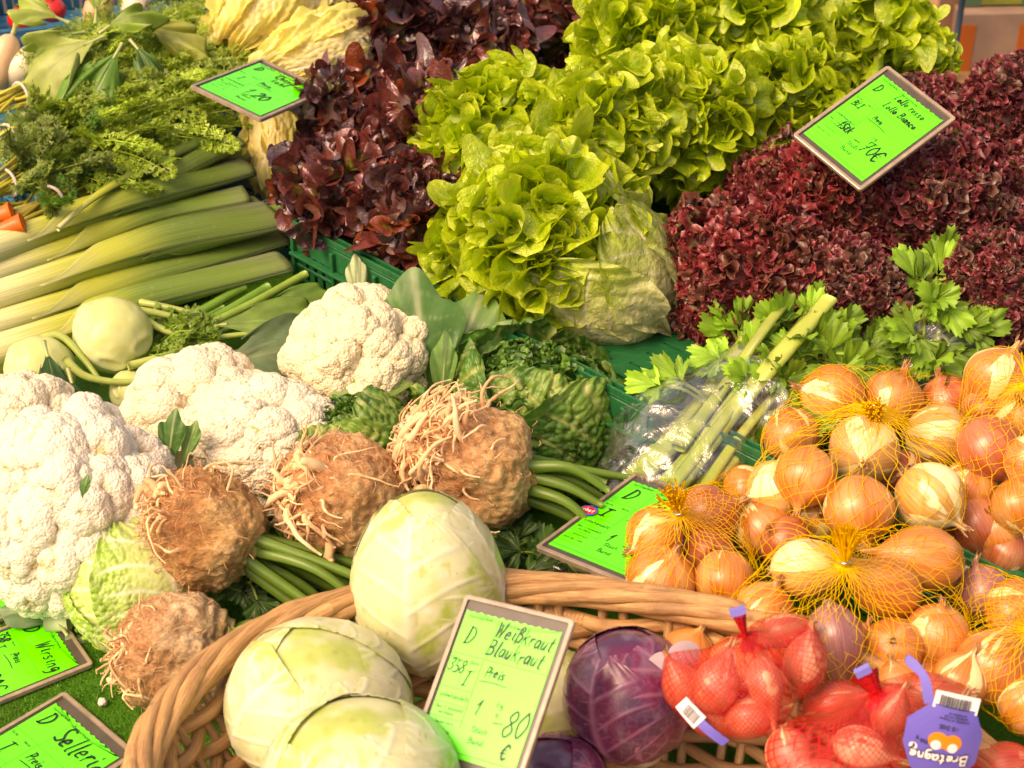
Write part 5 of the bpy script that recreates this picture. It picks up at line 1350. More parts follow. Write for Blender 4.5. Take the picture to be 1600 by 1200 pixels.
for (px, py, r, z, ax, n, sd, lb) in [
    (1165, 430, 135, 0.19, (-0.5, 0.0, 0.9), 50, 51, 'curly red lollo lettuce nearest the nearest green head, drooping over the empty crate'),
    (1290, 330, 130, 0.22, (0.0, 0.3, 0.9), 50, 52, 'curly red lollo lettuce right below the lollo sign'),
    (1330, 470, 105, 0.18, (0.1, -0.2, 0.9), 40, 53, 'curly red lollo lettuce just behind the front celery leaves'),
    (1470, 330, 125, 0.22, (0.2, 0.3, 0.9), 50, 54, 'curly red lollo lettuce above the rear celery'),
    (1580, 195, 110, 0.25, (0.2, 0.6, 0.8), 44, 55, 'curly red lollo lettuce at the top right against the cartons'),
    (1430, 195, 85, 0.24, (0.1, 0.6, 0.8), 36, 56, 'curly red lollo lettuce tucked behind the right corner of the lollo sign'),
    (1570, 450, 100, 0.20, (0.1, -0.1, 0.9), 42, 57, 'curly red lollo lettuce at the right edge above the onion nets'),
    (1200, 300, 75, 0.205, (-0.4, 0.5, 0.8), 30, 58, 'smallest curly red lollo lettuce at the upper left, against the green leaves'),
    (1610, 320, 90, 0.22, (0.1, -0.1, 0.9), 30, 59, 'curly red lollo lettuce cut off by the right edge')]:
    P = at(px, py, z); head('curly_red_lettuce', lb, 'lettuce', 'curly red lettuces', P, cv(*ax), r * mpp(P), 'lollo', n, sd)

# ---- napa / chinese cabbages
for (lb, px, py, z, r, ax, el, sd) in (('yellow green chinese cabbage at the top edge above the sign', 425, 42, 0.20, 78, (-0.45, -0.55, 0.5), 1.25, 61),
    ('cream yellow chinese cabbage with its crinkled tip over the sign', 505, 88, 0.23, 62, (-0.85, -0.30, 0.3), 1.45, 62),
    ('cream yellow chinese cabbage pointing down below the sign, beside the leek ends', 440, 205, 0.14, 50, (0.0, -0.95, 0.3), 1.9, 63),
    ('pale chinese cabbage behind the others at the top edge', 560, 0, 0.17, 62, (-0.6, 0.2, 0.5), 1.4, 64)):
    P = at(px, py, z); cabbage('chinese_cabbage', lb, 'chinese cabbage', P, r * mpp(P), cv(*ax), 'napa', sd, (1, 1, el), 'pale chinese cabbages', az0=sd, nl=8, res=80)

# ---- leeks
for (pts, w0, w1, sd, tone, lb) in [
    ([(-30, 395, .13), (100, 350, .13), (250, 300, .135), (384, 262, .13)], 46, 50, 1, 0.1, 'leek highest in the row, its cut green end beside the chinese cabbage'),
    ([(-30, 435, .10), (120, 385, .105), (250, 335, .11), (384, 305, .115)], 40, 44, 2, 0.25, 'second leek from the back, olive green with a lighter edge'),
    ([(-30, 470, .12), (140, 415, .13), (290, 370, .135), (424, 338, .13)], 46, 74, 3, 0.15, 'widest leek with a broad grey green cut end'),
    ([(-30, 515, .095), (120, 470, .10), (280, 420, .105), (440, 370, .10)], 44, 44, 4, 0.5, 'yellow green leek just below the widest one'),
    ([(-30, 555, .10), (120, 508, .105), (250, 462, .11), (443, 410, .105)], 50, 52, 5, 0.4, 'leek running behind the big kohlrabi to a bright green cut end'),
    ([(-60, 605, .055), (20, 570, .055), (90, 545, .055), (160, 525, .05)], 46, 40, 6, 0.2, 'lowest leek, its white shaft passing behind the smaller kohlrabi'),
    ([(150, 350, .10), (220, 310, .12), (300, 255, .15), (366, 222, .15)], 30, 40, 7, 0.6, 'pale green leek end pointing up at the back of the row'),
    ([(90, 358, .15), (140, 315, .16), (230, 262, .165), (342, 206, .17)], 8, 19, 8, 0.1, 'thin loose leek leaf lying on top towards the back'),
    ([(-30, 372, .115), (110, 325, .12), (250, 275, .125), (386, 240, .12)], 40, 44, 11, 0.3, 'leek partly hidden behind the highest one, next to the carrot greens'),
    ([(-30, 450, .085), (150, 405, .09), (280, 360, .095), (404, 322, .10)], 40, 48, 12, 0.2, 'dark leek wedged low between the widest leek and the one above it'),
    ([(240, 470, .07), (320, 430, .08), (400, 395, .09), (462, 362, .095)], 24, 30, 9, 0.9, 'thin yellow green leek end poking out beside the green crate'),
    ([(300, 360, .085), (360, 345, .09), (400, 332, .09), (436, 322, .09)], 24, 26, 10, 0.8, 'short pale leek end behind the widest leek')]:
    leek(lb, pts, w0, w1 * 1.08, sd, tone)

# ---- kohlrabi
def kohlrabi(label, px, py, r, z, ax, seed, stalks=()):
    P = at(px, py, z); R = r * mpp(P); rng = random.Random(seed); axis = cv(*ax); B = basis(axis)
    t = thing('kohlrabi', label, 'kohlrabi', P - EZ * R, 'kohlrabi beside the leeks')
    v, f = ico(5); v2 = v * np.array([1, 1, 0.95]); d = 1 + 0.03 * fbm(v, 2, seed)
    for i in range(6):
        a = i * 2.4; hh = -0.3 + 0.2 * i; q = nrm(np.array([math.cos(a), math.sin(a), hh]))
        dd = np.sqrt((((v - q) * np.array([1, 1, 2.0])) ** 2).sum(1)); d = d - 0.045 * np.exp(-(dd / 0.20) ** 2) + 0.05 * np.exp(-((dd - 0.36) / 0.10) ** 2)
    C = lerp3([0.66, 0.72, 0.40], [0.60, 0.66, 0.25], sstep(-.3, .9, v[:, 2] + 0.4 * fbm(v, 5, 3)))
    MB().add(P + (v2 * d[:, None] * R) @ B.T, None, f, C).build('bulb', M['cabbage'], t)
    s = MB(); tube(s, [P - axis * R * .85, P - axis * R * 1.12], [R * .22, R * .1], 12, (0.55, 0.42, 0.28)); s.build('root_end', M['root'], t)
    for pts in stalks:
        s = MB(); pp = catmull([at(*p) for p in pts], 24); tube(s, pp, np.linspace(0.0052, 0.0030, 24), 10, lerp3([0.50, 0.60, 0.16], [0.32, 0.46, 0.09], np.linspace(0, 1, 24))); s.build('stalk', M['stalk'], t)
kohlrabi('larger pale kohlrabi standing above the cauliflowers, with long thin stalks to the right', 176, 523, 62, 0.115, (0.5, 0.5, 0.6), 3,
   [[(215, 485, .13), (250, 490, .125), (310, 505, .11)], [(225, 500, .12), (270, 520, .11), (320, 520, .10)], [(200, 572, .10), (260, 555, .10), (330, 530, .10), (400, 520, .10)], [(205, 470, .12), (260, 480, .12), (330, 495, .11)]])
kohlrabi('smaller pale kohlrabi at the left above the cauliflowers, with a dark leaf on it', 62, 578, 55, 0.10, (0.4, 0.6, 0.6), 4,
   [[(60, 530, .13), (95, 525, .13), (130, 560, .11), (160, 600, .09)], [(100, 560, .12), (140, 590, .10), (220, 595, .09), (300, 560, .09)]])
kohlrabi('half hidden kohlrabi between two cauliflowers', 205, 612, 34, 0.07, (0.4, 0.2, 0.6), 5)
def loose_leaf(name, label, cat, px, py, z, d, N, L, Wa, bend, col, seed, tip=0.2, mat='leaf', ruf=1.0, lob=(1.5, 0.05), serr=None, group=None, rp=0.5):
    rng = random.Random(seed); b = at(px, py, z)
    cl = lambda Rr, Ph, rib, tt: lerp3(lerp3(np.array(col), np.array(col) * 1.25, Rr), [0.46, 0.54, 0.26], rib * rp)
    t = thing(name, label, cat, b, group); m = MB()
    leaf(m, b, cv(*d), cv(*N), L, Wa, bend, 1.5, lob, ruf=((2, L * 0.04 * ruf, 2), (5, L * 0.02 * ruf, 4)), nphi=44, nrho=26, cols=cl, blist=0.001, rng=rng, narrow=0.25, tip=tip, serr=serr)
    o = m.build('blade', M[mat], t); sm = o.modifiers.new("thick", 'SOLIDIFY'); sm.thickness = 0.0006
    s = MB(); bb = -cv(*d); tube(s, catmull([b + bb * 0.012, b + bb * 0.006, b + cv(*d) * L * 0.15], 10), np.linspace(0.0032, 0.0018, 10), 8, (0.42, 0.50, 0.2)); s.build('stalk', M['stalk'], t)
    return t
for (px, py, z, d, N, L, Wa, be, col, sd, lb) in [
    (72, 548, .155, (.35, -1, .3), (0.6, .3, 1), .055, .55, .9, (0.045, 0.13, 0.035), 1, 'dark leaf hanging over the smaller kohlrabi'),
    (110, 590, .13, (.35, -1, .3), (0.6, .3, 1), .05, .5, .9, (0.04, 0.12, 0.03), 2, 'dark curled leaf between the smaller kohlrabi and the cauliflowers'),
    (260, 590, .085, (1, 0.12, -.1), (0, .6, 1), .15, .40, .3, (0.14, 0.20, 0.10), 3, 'grey green kohlrabi leaf behind the middle cauliflower'),
    (330, 575, .085, (1, 0.30, -.1), (0, .6, 1), .14, .50, .3, (0.10, 0.17, 0.075), 4, 'broad dull leaf left of the back cauliflower'),
    (330, 510, .105, (1, 0.15, .0), (0, .7, 1), .13, .45, .5, (0.13, 0.24, 0.04), 5, 'yellowish leaf lying across the thin stalks'),
    (400, 490, .095, (1, 0.25, .0), (0, .7, 1), .10, .6, .7, (0.11, 0.22, 0.04), 6, 'green leaf ending against the slatted crate side'),
    (360, 600, .06, (1, -0.25, .0), (0, .7, 1), .11, .45, .3, (0.06, 0.14, 0.04), 7, 'dark leaf filling the gap left of the back cauliflower')]:
    loose_leaf('vegetable_leaf', lb, 'leaf', px, py, z, d, N, L, Wa, be, col, sd, group='loose leaves round the kohlrabi')
# thin cut stems
t = None
for i, (p0, p1, r, col, lb) in enumerate([
    ((235, 525, .085), (382, 448, .10), 8, (0.16, 0.34, 0.04), 'upper thin green cut stem below the lowest long leek'),
    ((270, 530, .085), (420, 448, .10), 8, (0.15, 0.33, 0.04), 'second thin green cut stem, ending over the yellowish leaf'),
    ((300, 520, .09), (478, 428, .10), 7, (0.26, 0.42, 0.07), 'longest thin pale stem, reaching to the slatted crate'),
    ((290, 545, .08), (440, 470, .095), 5, (0.20, 0.36, 0.05), 'lowest thin stem above the broad leaves'),
    ((225, 540, .08), (350, 480, .09), 5, (0.14, 0.3, 0.04), 'short thin stem right of the larger kohlrabi')]):
    m = MB(); P = catmull([at(*p0), at((p0[0] + p1[0]) / 2, (p0[1] + p1[1]) / 2 + 3, (p0[2] + p1[2]) / 2), at(*p1)], 16); tube(m, P, r * mpp(P[0]), 12, col)
    tag(m.build('green_stem', M['stalk'], None, loc=P[0]), lb, 'stem', 'thin cut stems below the leeks')
rng = random.Random(9)
t = thing('herb_bunch', 'thin tangled green sprigs right of the larger kohlrabi', 'herbs', at(280, 530, .07)); m = MB()
for i in range(26): feather(m, at(235 + rng.uniform(-10, 10), 545 + rng.uniform(-18, 12), .085), at(300 + rng.uniform(-15, 50), 510 + rng.uniform(-20, 25), .11), .004, .018, rng, (0.17, 0.30, 0.035), 12)
m.build('sprigs', M['leaf'], t)

# ---- cauliflowers
dk = (0.06, 0.17, 0.035); md = (0.10, 0.22, 0.05); pl = (0.34, 0.42, 0.22)
P = at(562, 562, .125); cauliflower('cream cauliflower at the back with green leaves on its right side', P, 117 * mpp(P), cv(-0.2, 0.25, 0.9), 101, (1.02, 1, 0.85), (0.75, 0.66, 0.44), [
    (668, 615, .10, -0.1, 1.0, 0.3, .120, .70, .5, dk), (650, 600, .13, -.9, -.05, .3, .085, .55, .4, (0.17, 0.30, 0.05)), (700, 610, .09, .3, 1.0, .2, .11, .6, .6, md),
    (640, 560, .13, .9, .4, .3, .06, .35, .4, dk), (560, 480, .10, -0.05, 1, .2, .055, .38, .3, pl), (690, 640, .10, .05, .9, .5, .075, .30, .4, md), (600, 480, .09, .4, .9, .2, .045, .4, .5, pl)])
P = at(312, 650, .085); cauliflower('cauliflower left of the middle pair, set behind the lower one', P, 116 * mpp(P), cv(-0.1, 0.4, 0.8), 102, (1.05, 0.95, 0.8), (0.75, 0.67, 0.49))
P = at(415, 695, .095); cauliflower('middle cauliflower just left of the dark savoy cabbage', P, 124 * mpp(P), cv(0.0, 0.3, 0.9), 103, (1.0, 0.85, 0.8), (0.75, 0.68, 0.52))
P = at(25, 690, .085); cauliflower('cauliflower cut off by the left edge below the smaller kohlrabi', P, 112 * mpp(P), cv(-0.1, 0.4, 0.8), 104, (1, 1, 0.8), (0.75, 0.67, 0.49))
P = at(115, 800, .10); cauliflower('huge lumpy white cauliflower in front on the left', P, 165 * mpp(P), cv(0.05, 0.15, 1), 105, (0.94, 1.05, 0.8), (0.76, 0.70, 0.56), [
    (262, 735, .12, .15, 1, .35, .055, .4, .3, dk), (285, 730, .12, .3, 1, .3, .045, .35, .3, md), (252, 740, .10, -.6, .6, .5, .04, .4, .6, md), (128, 780, .175, .25, .9, .5, .022, .4, .5, dk)], big=2.3)
s = MB(); p = at(268, 720, .105); tube(s, [p - cv(0, 1, .2) * .03, p + cv(.1, 1, .3) * .014], [.017, .014], 16, (0.62, 0.70, 0.36)); tag(s.build('cut_leaf_rib', M['stalk'], None, loc=p), 'pale square cut leaf rib between the front and middle cauliflowers', 'leaf rib', 'cut leaf ribs')
s = MB(); p = at(92, 972, .012); tube(s, [p - cv(1, 0, 0) * .012, p + cv(1, .1, .2) * .012], [.011, .010], 14, (0.62, 0.70, 0.40)); tag(s.build('cut_leaf_rib', M['stalk'], None, loc=p), 'pale leaf rib stub on the turf under the front cauliflower', 'leaf rib', 'cut leaf ribs')
for (px, py, lb) in ((630, 487, 'pale cut rib upright behind the back cauliflower'), (676, 520, 'pale cut rib right of the back cauliflower')):
    s = MB(); p = at(px, py, .13); tube(s, [p - cv(0, 1, .2) * .03, p + cv(.1, 1, .3) * .008], [.008, .010], 14, (0.62, 0.70, 0.30)); tag(s.build('cut_leaf_rib', M['stalk'], None, loc=p), lb, 'leaf rib', 'cut leaf ribs')
for (px, py, z, d, N, L, Wa, col, sd, lb) in [(95, 965, .012, (-1, .25, .2), (0, .8, 1), .055, .5, (0.12, 0.22, 0.10), 21, 'dull green leaf on the turf under the front cauliflower'),
                                               (100, 985, .012, (.6, -.8, .2), (0, .8, 1), .045, .6, (0.20, 0.30, 0.16), 22, 'greyish leaf beside the corner of the Wirsing sign')]:
    loose_leaf('vegetable_leaf', lb, 'leaf', px, py, z, d, N, L, Wa, .5, col, sd, group='loose leaves on the turf')
m = MB(); v, f = ico(3); p = at(160, 1097, .006); m.add(p + v * (1 + .25 * vnoise(v, 3, 2))[:, None] * .0045, None, f, (0.8, 0.74, 0.6)); tag(m.build('crumb', M['curd'], None, loc=p), 'single white cauliflower crumb on the turf', 'crumb')

# ---- savoy cabbages
P = at(215, 918, .055); cabbage('savoy_cabbage', 'light green savoy cabbage in front, below the leftmost celeriac', 'savoy cabbage', P, 106 * mpp(P), cv(-.35, .9, .15), 'savoyl', 71, (1, 1, 1.02), 'savoy cabbages', az0=2.2, nl=6, res=100, flare=.05)
P = at(545, 728, .065); cabbage('savoy_cabbage', 'dark crinkled savoy cabbage behind the middle celeriac', 'savoy cabbage', P, 104 * mpp(P), cv(-.3, 1, .25), 'savoyd', 72, (1.15, 1, .9), 'savoy cabbages', az0=0.4, nl=9, res=80, flare=.24)
P = at(832, 662, .075); cabbage('savoy_cabbage', 'dark crinkled savoy cabbage beside the empty green crate', 'savoy cabbage', P, 118 * mpp(P), cv(.35, 1, .2), 'savoyd', 73, (1.05, .95, .92), 'savoy cabbages', az0=1.4, nl=9, res=80, flare=.24)

# ---- celeriac
P = at(748, 727, .14); celeriac('celeriac at the back right, tangled roots to the left and green stalks to the sign', P, 98 * mpp(P), cv(-1, .35, .35), cv(1, -.25, 0.05), 201, (1, 1, 1.08), nst=9, stL=.10)
P = at(545, 780, .125); celeriac('middle celeriac with the thickest tangle of roots, behind the pointed cabbage', P, 98 * mpp(P), cv(-1, .15, .6), cv(1, -.5, 0.0), 202, (1, 1, 1.1), nroot=110, nst=6)
P = at(330, 830, .125); celeriac('leftmost brown celeriac, lying over the light savoy cabbage', P, 92 * mpp(P), cv(-.9, .6, .4), cv(1, -.45, 0.0), 203, (1, 1.0, 1.08), col=(0.56, 0.36, 0.15), nroot=46, nst=8, stL=.18, rl=1.0)
P = at(283, 1022, .065); celeriac('pale shaved celeriac between the basket rim and the turf', P, 88 * mpp(P), cv(-1, .05, .4), cv(1, .3, 0.0), 204, (1, 1.1, 1.12), col=(0.70, 0.56, 0.34), col2=(0.74, 0.62, 0.40), nroot=60, nst=3, stL=.05, rl=.9)
# greens under the stalks
def greens(label, spots, seed, n, Ls, col, group='celery greens under the celeriac', name='celery_greens'):
    rng = random.Random(seed); c = at(*spots[0]); t = thing(name, label, 'celery leaves', c, group); m = MB(); s = MB()
    for i in range(n):
        a = spots[i % len(spots)]; p = at(a[0] + rng.gauss(0, 16), a[1] + rng.gauss(0, 9), a[2] + rng.uniform(-.015, .02))
        d = cv(rng.uniform(-1, 1), rng.uniform(-.6, .8), rng.uniform(-.1, .7)); cel_leaf(m, p, d, cv(rng.uniform(-.5, .5), .5, 1), Ls * rng.uniform(.7, 1.2), rng, col=np.array(col) * rng.uniform(.7, 1.3))
        tube(s, catmull([p - d * Ls * .8 + [0, 0, -.01], p - d * Ls * .3, p + d * Ls * .1], 8), 0.0013, 6, (0.20, 0.32, 0.05))
    m.build('foliage', M['leaf'], t); s.build('stalks', M['stalk'], t); return t
greens('dark celery greens between the celeriac stalks and the sticker sign', [(800, 850, .07), (850, 870, .05), (890, 880, .05), (820, 890, .05)], 1, 44, .035, (0.05, 0.14, 0.025))
greens('dark celery greens inside the left rim of the basket, under the stalks', [(420, 925, .05), (470, 915, .04), (530, 900, .04), (400, 900, .06)], 2, 34, .032, (0.04, 0.11, 0.02))
greens('dark greens beside the green crate corner and the clear bag', [(960, 690, .05), (985, 710, .06), (940, 720, .05)], 3, 20, .032, (0.05, 0.15, 0.03))

# ---- white and red cabbages
P = at(668, 905, .155); cabbage('white_cabbage', 'pointed white cabbage standing on its end at the back of the basket', 'white cabbage', P, 121 * mpp(P), cv(-.06, 1, .35), 'white', 81, (1, 1, 1.22), 'white cabbages in the basket', az0=-1.2, res=110, taper=.13)
P = at(500, 1100, .125); cabbage('white_cabbage', 'round white cabbage on the left side of the basket', 'white cabbage', P, 143 * mpp(P), cv(.2, .8, .6), 'white', 82, (1.02, 1, .86), 'white cabbages in the basket', az0=-2.0, res=110)
P = at(562, 1232, .165); cabbage('white_cabbage', 'nearest white cabbage, cut off by the bottom edge', 'white cabbage', P, 150 * mpp(P), cv(-.1, .9, .5), 'white', 83, (1.06, 1, .95), 'white cabbages in the basket', az0=-0.8, res=110)
P = at(845, 1095, .055); cabbage('white_cabbage', 'yellowish white cabbage mostly hidden behind the Weißkraut sign', 'white cabbage', P, 92 * mpp(P), cv(.1, .9, .5), 'white', 84, (1.0, 1, 1), 'white cabbages in the basket', az0=0.2, res=60)
P = at(982, 1085, .125); cabbage('red_cabbage', 'shiny purple red cabbage beside the shallots', 'red cabbage', P, 104 * mpp(P), cv(-.25, .9, .35), 'red', 85, (.98, 1, 1.02), 'red cabbages in the basket', az0=-1.6, stem=True, res=110)
P = at(862, 1232, .08); cabbage('red_cabbage', 'dull grey purple red cabbage low at the bottom edge beside the sign', 'red cabbage', P, 88 * mpp(P), cv(0, .7, .7), 'red', 86, (1.05, 1, .9), 'red cabbages in the basket', az0=0.5, res=90)

# ---- onions; (px, py, r, z, axis, shape, skin, label)
ON = {}
def bag_of(key, rows, group='onions in yellow net bags', name='onion', cat='onion'):
    ON[key] = [onion(lb, px, py, r, z, cv(*ax), sh, mk, group, name, cat, i) for i, (px, py, r, z, ax, sh, mk, lb) in enumerate(rows)]
bag_of(1, [
    (1032, 905, 56, .13, (.3, .7, .5), 'round', 'onion', 'largest front onion of the small left net, below the knot'),
    (1132, 908, 50, .13, (-.1, -1, .3), 'round', 'onion', 'front onion of the small left net, right of the largest one'),
    (1022, 838, 46, .145, (-.6, -.3, .4), 'round', 'onion', 'onion with torn skin under the left side of the left knot'),
    (1105, 808, 52, .14, (.8, .4, .2), 'round', 'onion_red', 'deep orange onion right behind the left knot'),
    (1165, 768, 42, .10, (.9, .1, .2), 'flat', 'onion', 'flat onion at the back tip of the small left net'),
    (1108, 862, 40, .125, (0, .2, 1), 'round', 'onion_red', 'onion in the middle of the small left net, between the front two and the knot'),
    (1085, 985, 44, .075, (.2, .3, -1), 'round', 'onion_pale', 'pale onion below the small left net, against the basket rim')])
bag_of(2, [
    (1300, 622, 54, .165, (-.9, .3, .3), 'round', 'onion', 'onion at the left of the top row, left of the middle knot'),
    (1392, 625, 50, .16, (.4, .8, -.2), 'round', 'onion', 'onion right behind the middle knot'),
    (1480, 628, 45, .145, (-.3, .7, .3), 'round', 'onion_red', 'reddish onion at the right end of the top row'),
    (1238, 682, 46, .15, (.2, -.8, .3), 'round', 'onion', 'onion with a bright shine at the left of the middle net'),
    (1350, 702, 55, .185, (-.2, -.35, 1), 'round', 'onion_pale', 'pale onion with a star shaped tip just below the middle knot'),
    (1466, 682, 52, .165, (.9, -.1, .1), 'round', 'onion_pale', 'white peeled looking onion right of the middle knot'),
    (1258, 745, 50, .18, (-.3, -1, .4), 'round', 'onion', 'brown spotted onion at the left front of the middle net'),
    (1212, 765, 46, .155, (-.8, -.2, .2), 'round', 'onion_pale', 'pale onion half behind the brown spotted one'),
    (1342, 797, 56, .17, (.1, -1, .5), 'round', 'onion', 'onion with a grey purple patch in the middle front'),
    (1453, 777, 56, .175, (.7, -.7, .4), 'round', 'onion_pale', 'straw coloured speckled onion at the right front of the middle net'),
    (1195, 828, 50, .125, (.5, -.8, .3), 'round', 'onion', 'onion with curled dry skin between the left and the lower knots'),
    (1275, 812, 34, .13, (0, .3, 1), 'round', 'onion_pale', 'small pale onion in the gap left of the grey patched one'),
    (1408, 738, 36, .145, (.1, .2, 1), 'round', 'onion_red', 'shaded onion in the gap at the centre of the middle net'),
    (1525, 820, 48, .125, (.3, -.8, .1), 'round', 'onion_red', 'shaded brown onion at the right behind the straw coloured one')])
bag_of(3, [
    (1262, 888, 50, .175, (.95, .1, .2), 'long', 'onion_pale', 'pale yellow onion left of the lower knot'),
    (1442, 872, 56, .165, (-.9, .15, .2), 'long', 'onion', 'bright onion with torn orange skin right of the lower knot'),
    (1385, 918, 52, .165, (-.85, .4, .3), 'long', 'onion', 'long brown onion just below the lower knot'),
    (1305, 1000, 50, .165, (.15, -1, .2), 'long', 'onion_pink', 'pink purple onion hanging under the lower knot'),
    (1394, 1012, 48, .145, (.2, -.4, -1), 'round', 'onion', 'onion showing its round root end under the long brown one'),
    (1465, 990, 50, .145, (.0, .9, .5), 'round', 'onion', 'fine streaked brown onion at the right of the lower net'),
    (1195, 955, 48, .145, (.3, .8, .3), 'round', 'onion', 'onion at the left of the lower net above the shallots'),
    (1150, 985, 42, .11, (0, .8, .5), 'round', 'onion_pale', 'pale onion at the far left of the lower net'),
    (1228, 848, 42, .135, (-.5, .4, .5), 'round', 'onion_red', 'onion with ragged skin at the upper left of the lower net'),
    (1445, 1062, 45, .11, (.8, .3, .3), 'round', 'onion', 'onion low in the lower net behind the purple label'),
    (1345, 1065, 36, .10, (-.8, 0, .5), 'round', 'onion_pale', 'yellowish onion low between the two red bags'),
    (1512, 912, 38, .11, (.2, .8, .3), 'round', 'onion_pale', 'pale onion in the gap right of the lower net'),
    (1075, 1022, 44, .115, (.4, .8, .3), 'round', 'onion', 'onion behind the round card tag, on the basket rim'),
    (1340, 1010, 40, .125, (.3, .8, .3), 'round', 'onion_red', 'onion in shade between the pink one and the one showing its root'),
    (1500, 1062, 46, .135, (.3, .8, .3), 'round', 'onion', 'onion touching the strap of the violet label'),
    (1515, 760, 44, .15, (.3, .8, .3), 'round', 'onion', 'onion behind the middle net, beside the copper red one'),
    (1560, 830, 40, .125, (-.4, .6, .5), 'round', 'onion', 'shaded golden onion below the ragged roots of the right edge net'),
    (1572, 862, 40, .11, (.3, .8, .3), 'round', 'onion_red', 'shaded onion between the two right edge nets'),
    (1490, 858, 36, .10, (.3, .8, .3), 'round', 'onion_pink', 'dark onion deep between the middle and the bottom right nets'),
    (1150, 1035, 44, .125, (.3, .8, .3), 'round', 'onion', 'onion behind the left red bag'),
    (1405, 1070, 42, .135, (-.3, .8, .3), 'round', 'onion', 'onion behind the neck of the right red bag'),
    (1240, 1000, 44, .135, (-.3, .8, .3), 'round', 'onion', 'onion directly behind the top shallot of the left red bag')])
bag_of(4, [
    (1558, 592, 52, .185, (.4, .8, .3), 'round', 'onion', 'top onion of the right edge net, beside its knot'),
    (1600, 650, 46, .195, (-.4, .5, .8), 'round', 'onion', 'yellow onion under the knot of the right edge net'),
    (1545, 702, 54, .185, (.5, -.9, .3), 'round', 'onion_red', 'large shiny copper red onion of the right edge net'),
    (1612, 722, 44, .195, (.2, -.2, 1), 'round', 'onion', 'onion cut off by the right edge, showing its root end'),
    (1592, 790, 44, .16, (.1, -.9, .4), 'round', 'onion', 'lowest onion of the right edge net with ragged roots'),
    (1536, 640, 36, .16, (0, .8, .2), 'round', 'onion_red', 'small red onion behind the copper red one')])
bag_of(5, [
    (1592, 958, 56, .145, (.3, .5, .6), 'flat', 'onion', 'glossy onion of the bottom right net with a wide shine'),
    (1535, 925, 44, .12, (-.3, .9, .3), 'round', 'onion_pink', 'dark reddish onion at the top left of the bottom right net'),
    (1552, 1042, 62, .135, (.3, .9, .2), 'round', 'onion', 'biggest smooth golden onion, right of the purple label'),
    (1612, 1100, 54, .125, (.2, .7, .5), 'round', 'onion', 'golden onion in the lower right corner'),
    (1625, 1020, 46, .13, (0, .5, 1), 'round', 'onion', 'onion cut off by the right edge beside the biggest one')])
yellow_net('small left yellow net of onions, its knot over the sticker sign', ON[1][:6], at(1062, 802, .185), nl=36, tuft=cv(-.35, .7, .6), seed=1, tl=.03)
yellow_net('big middle yellow net of onions below the celery', ON[2][:10], at(1368, 640, .218), nl=48, tuft=cv(-.25, -.1, 1), seed=2, tl=.024, tn=120)
yellow_net('lower yellow net of onions with an upright tuft and a metal clip', ON[3][:10], at(1320, 884, .208), nl=42, tuft=cv(-.02, 1, .15), seed=3, tl=.034)
yellow_net('yellow net of onions at the right edge, highest of all', ON[4], at(1606, 600, .235), nl=38, tuft=cv(.2, .9, .4), seed=4)
yellow_net('yellow net of onions in the lower right corner', ON[5], at(1612, 985, .185), nl=38, tuft=cv(.6, .5, .4), seed=5)

# ---- shallots
bag_of(6, [
    (1118, 1070, 40, .20, (.35, 1, .2), 'long', 'shallot', 'round purple red shallot in the left red bag, showing its root end'),
    (1196, 1070, 36, .205, (.2, -1, .2), 'shallot', 'shallot', 'long shallot with its tail down in the centre of the left red bag'),
    (1258, 1035, 38, .20, (.1, 1, .3), 'long', 'shallot', 'plump shallot at the right of the left red bag'),
    (1222, 985, 30, .19, (.9, .25, .1), 'long', 'shallot', 'shallot lying flat across the top of the left red bag'),
    (1068, 1075, 36, .175, (-.5, 1, .2), 'long', 'shallot', 'shallot at the left end of the left red bag'),
    (1172, 1122, 34, .18, (.9, .3, .2), 'long', 'shallot', 'shallot low in the left red bag, root end to the left'),
    (1110, 1118, 36, .165, (.8, -.4, .2), 'long', 'shallot', 'shallot at the bottom of the left red bag')], 'shallots in red mesh bags', 'shallot', 'shallot')
bag_of(7, [
    (1300, 1100, 40, .155, (.8, .3, .2), 'long', 'shallot', 'shallot at the upper left of the right red bag'),
    (1345, 1170, 38, .175, (1, -.3, .1), 'long', 'shallot', 'long shiny shallot lying level in the right red bag'),
    (1392, 1115, 34, .18, (.3, .8, .5), 'long', 'shallot', 'orange red shallot beside the purple label'),
    (1235, 1185, 42, .165, (.2, -1, .2), 'long', 'shallot', 'shallot with its neck up at the left of the right red bag'),
    (1450, 1085, 38, .145, (.9, .1, .2), 'long', 'shallot', 'shallot behind the white bar code label'),
    (1470, 1150, 44, .15, (.4, .8, .2), 'long', 'shallot', 'shallot hidden under the purple label'),
    (1290, 1225, 42, .16, (.9, -.2, .2), 'long', 'shallot', 'shallot at the bottom edge of the right red bag')], 'shallots in red mesh bags', 'shallot', 'shallot')
bag_of(8, [(1570, 1195, 40, .10, (.9, .2, .2), 'long', 'shallot', 'shallot in the bottom right corner'), (1500, 1235, 40, .10, (.9, .2, .2), 'long', 'shallot', 'shallot under the bottom right basket edge')], 'shallots in red mesh bags', 'shallot', 'shallot')
red_net('left red mesh bag of shallots with a white round tag', ON[6], at(1163, 992, .225), 1, neck=cv(-.3, 1, .2), nlen=.018)
red_net('right red mesh bag of shallots with a purple label', ON[7], at(1368, 1082, .20), 2, neck=cv(-.5, .8, .3), nlen=.020)
red_net('red mesh bag of shallots in the bottom right corner', ON[8], at(1480, 1180, .13), 3, neck=cv(-.9, .2, .2), nlen=.02)
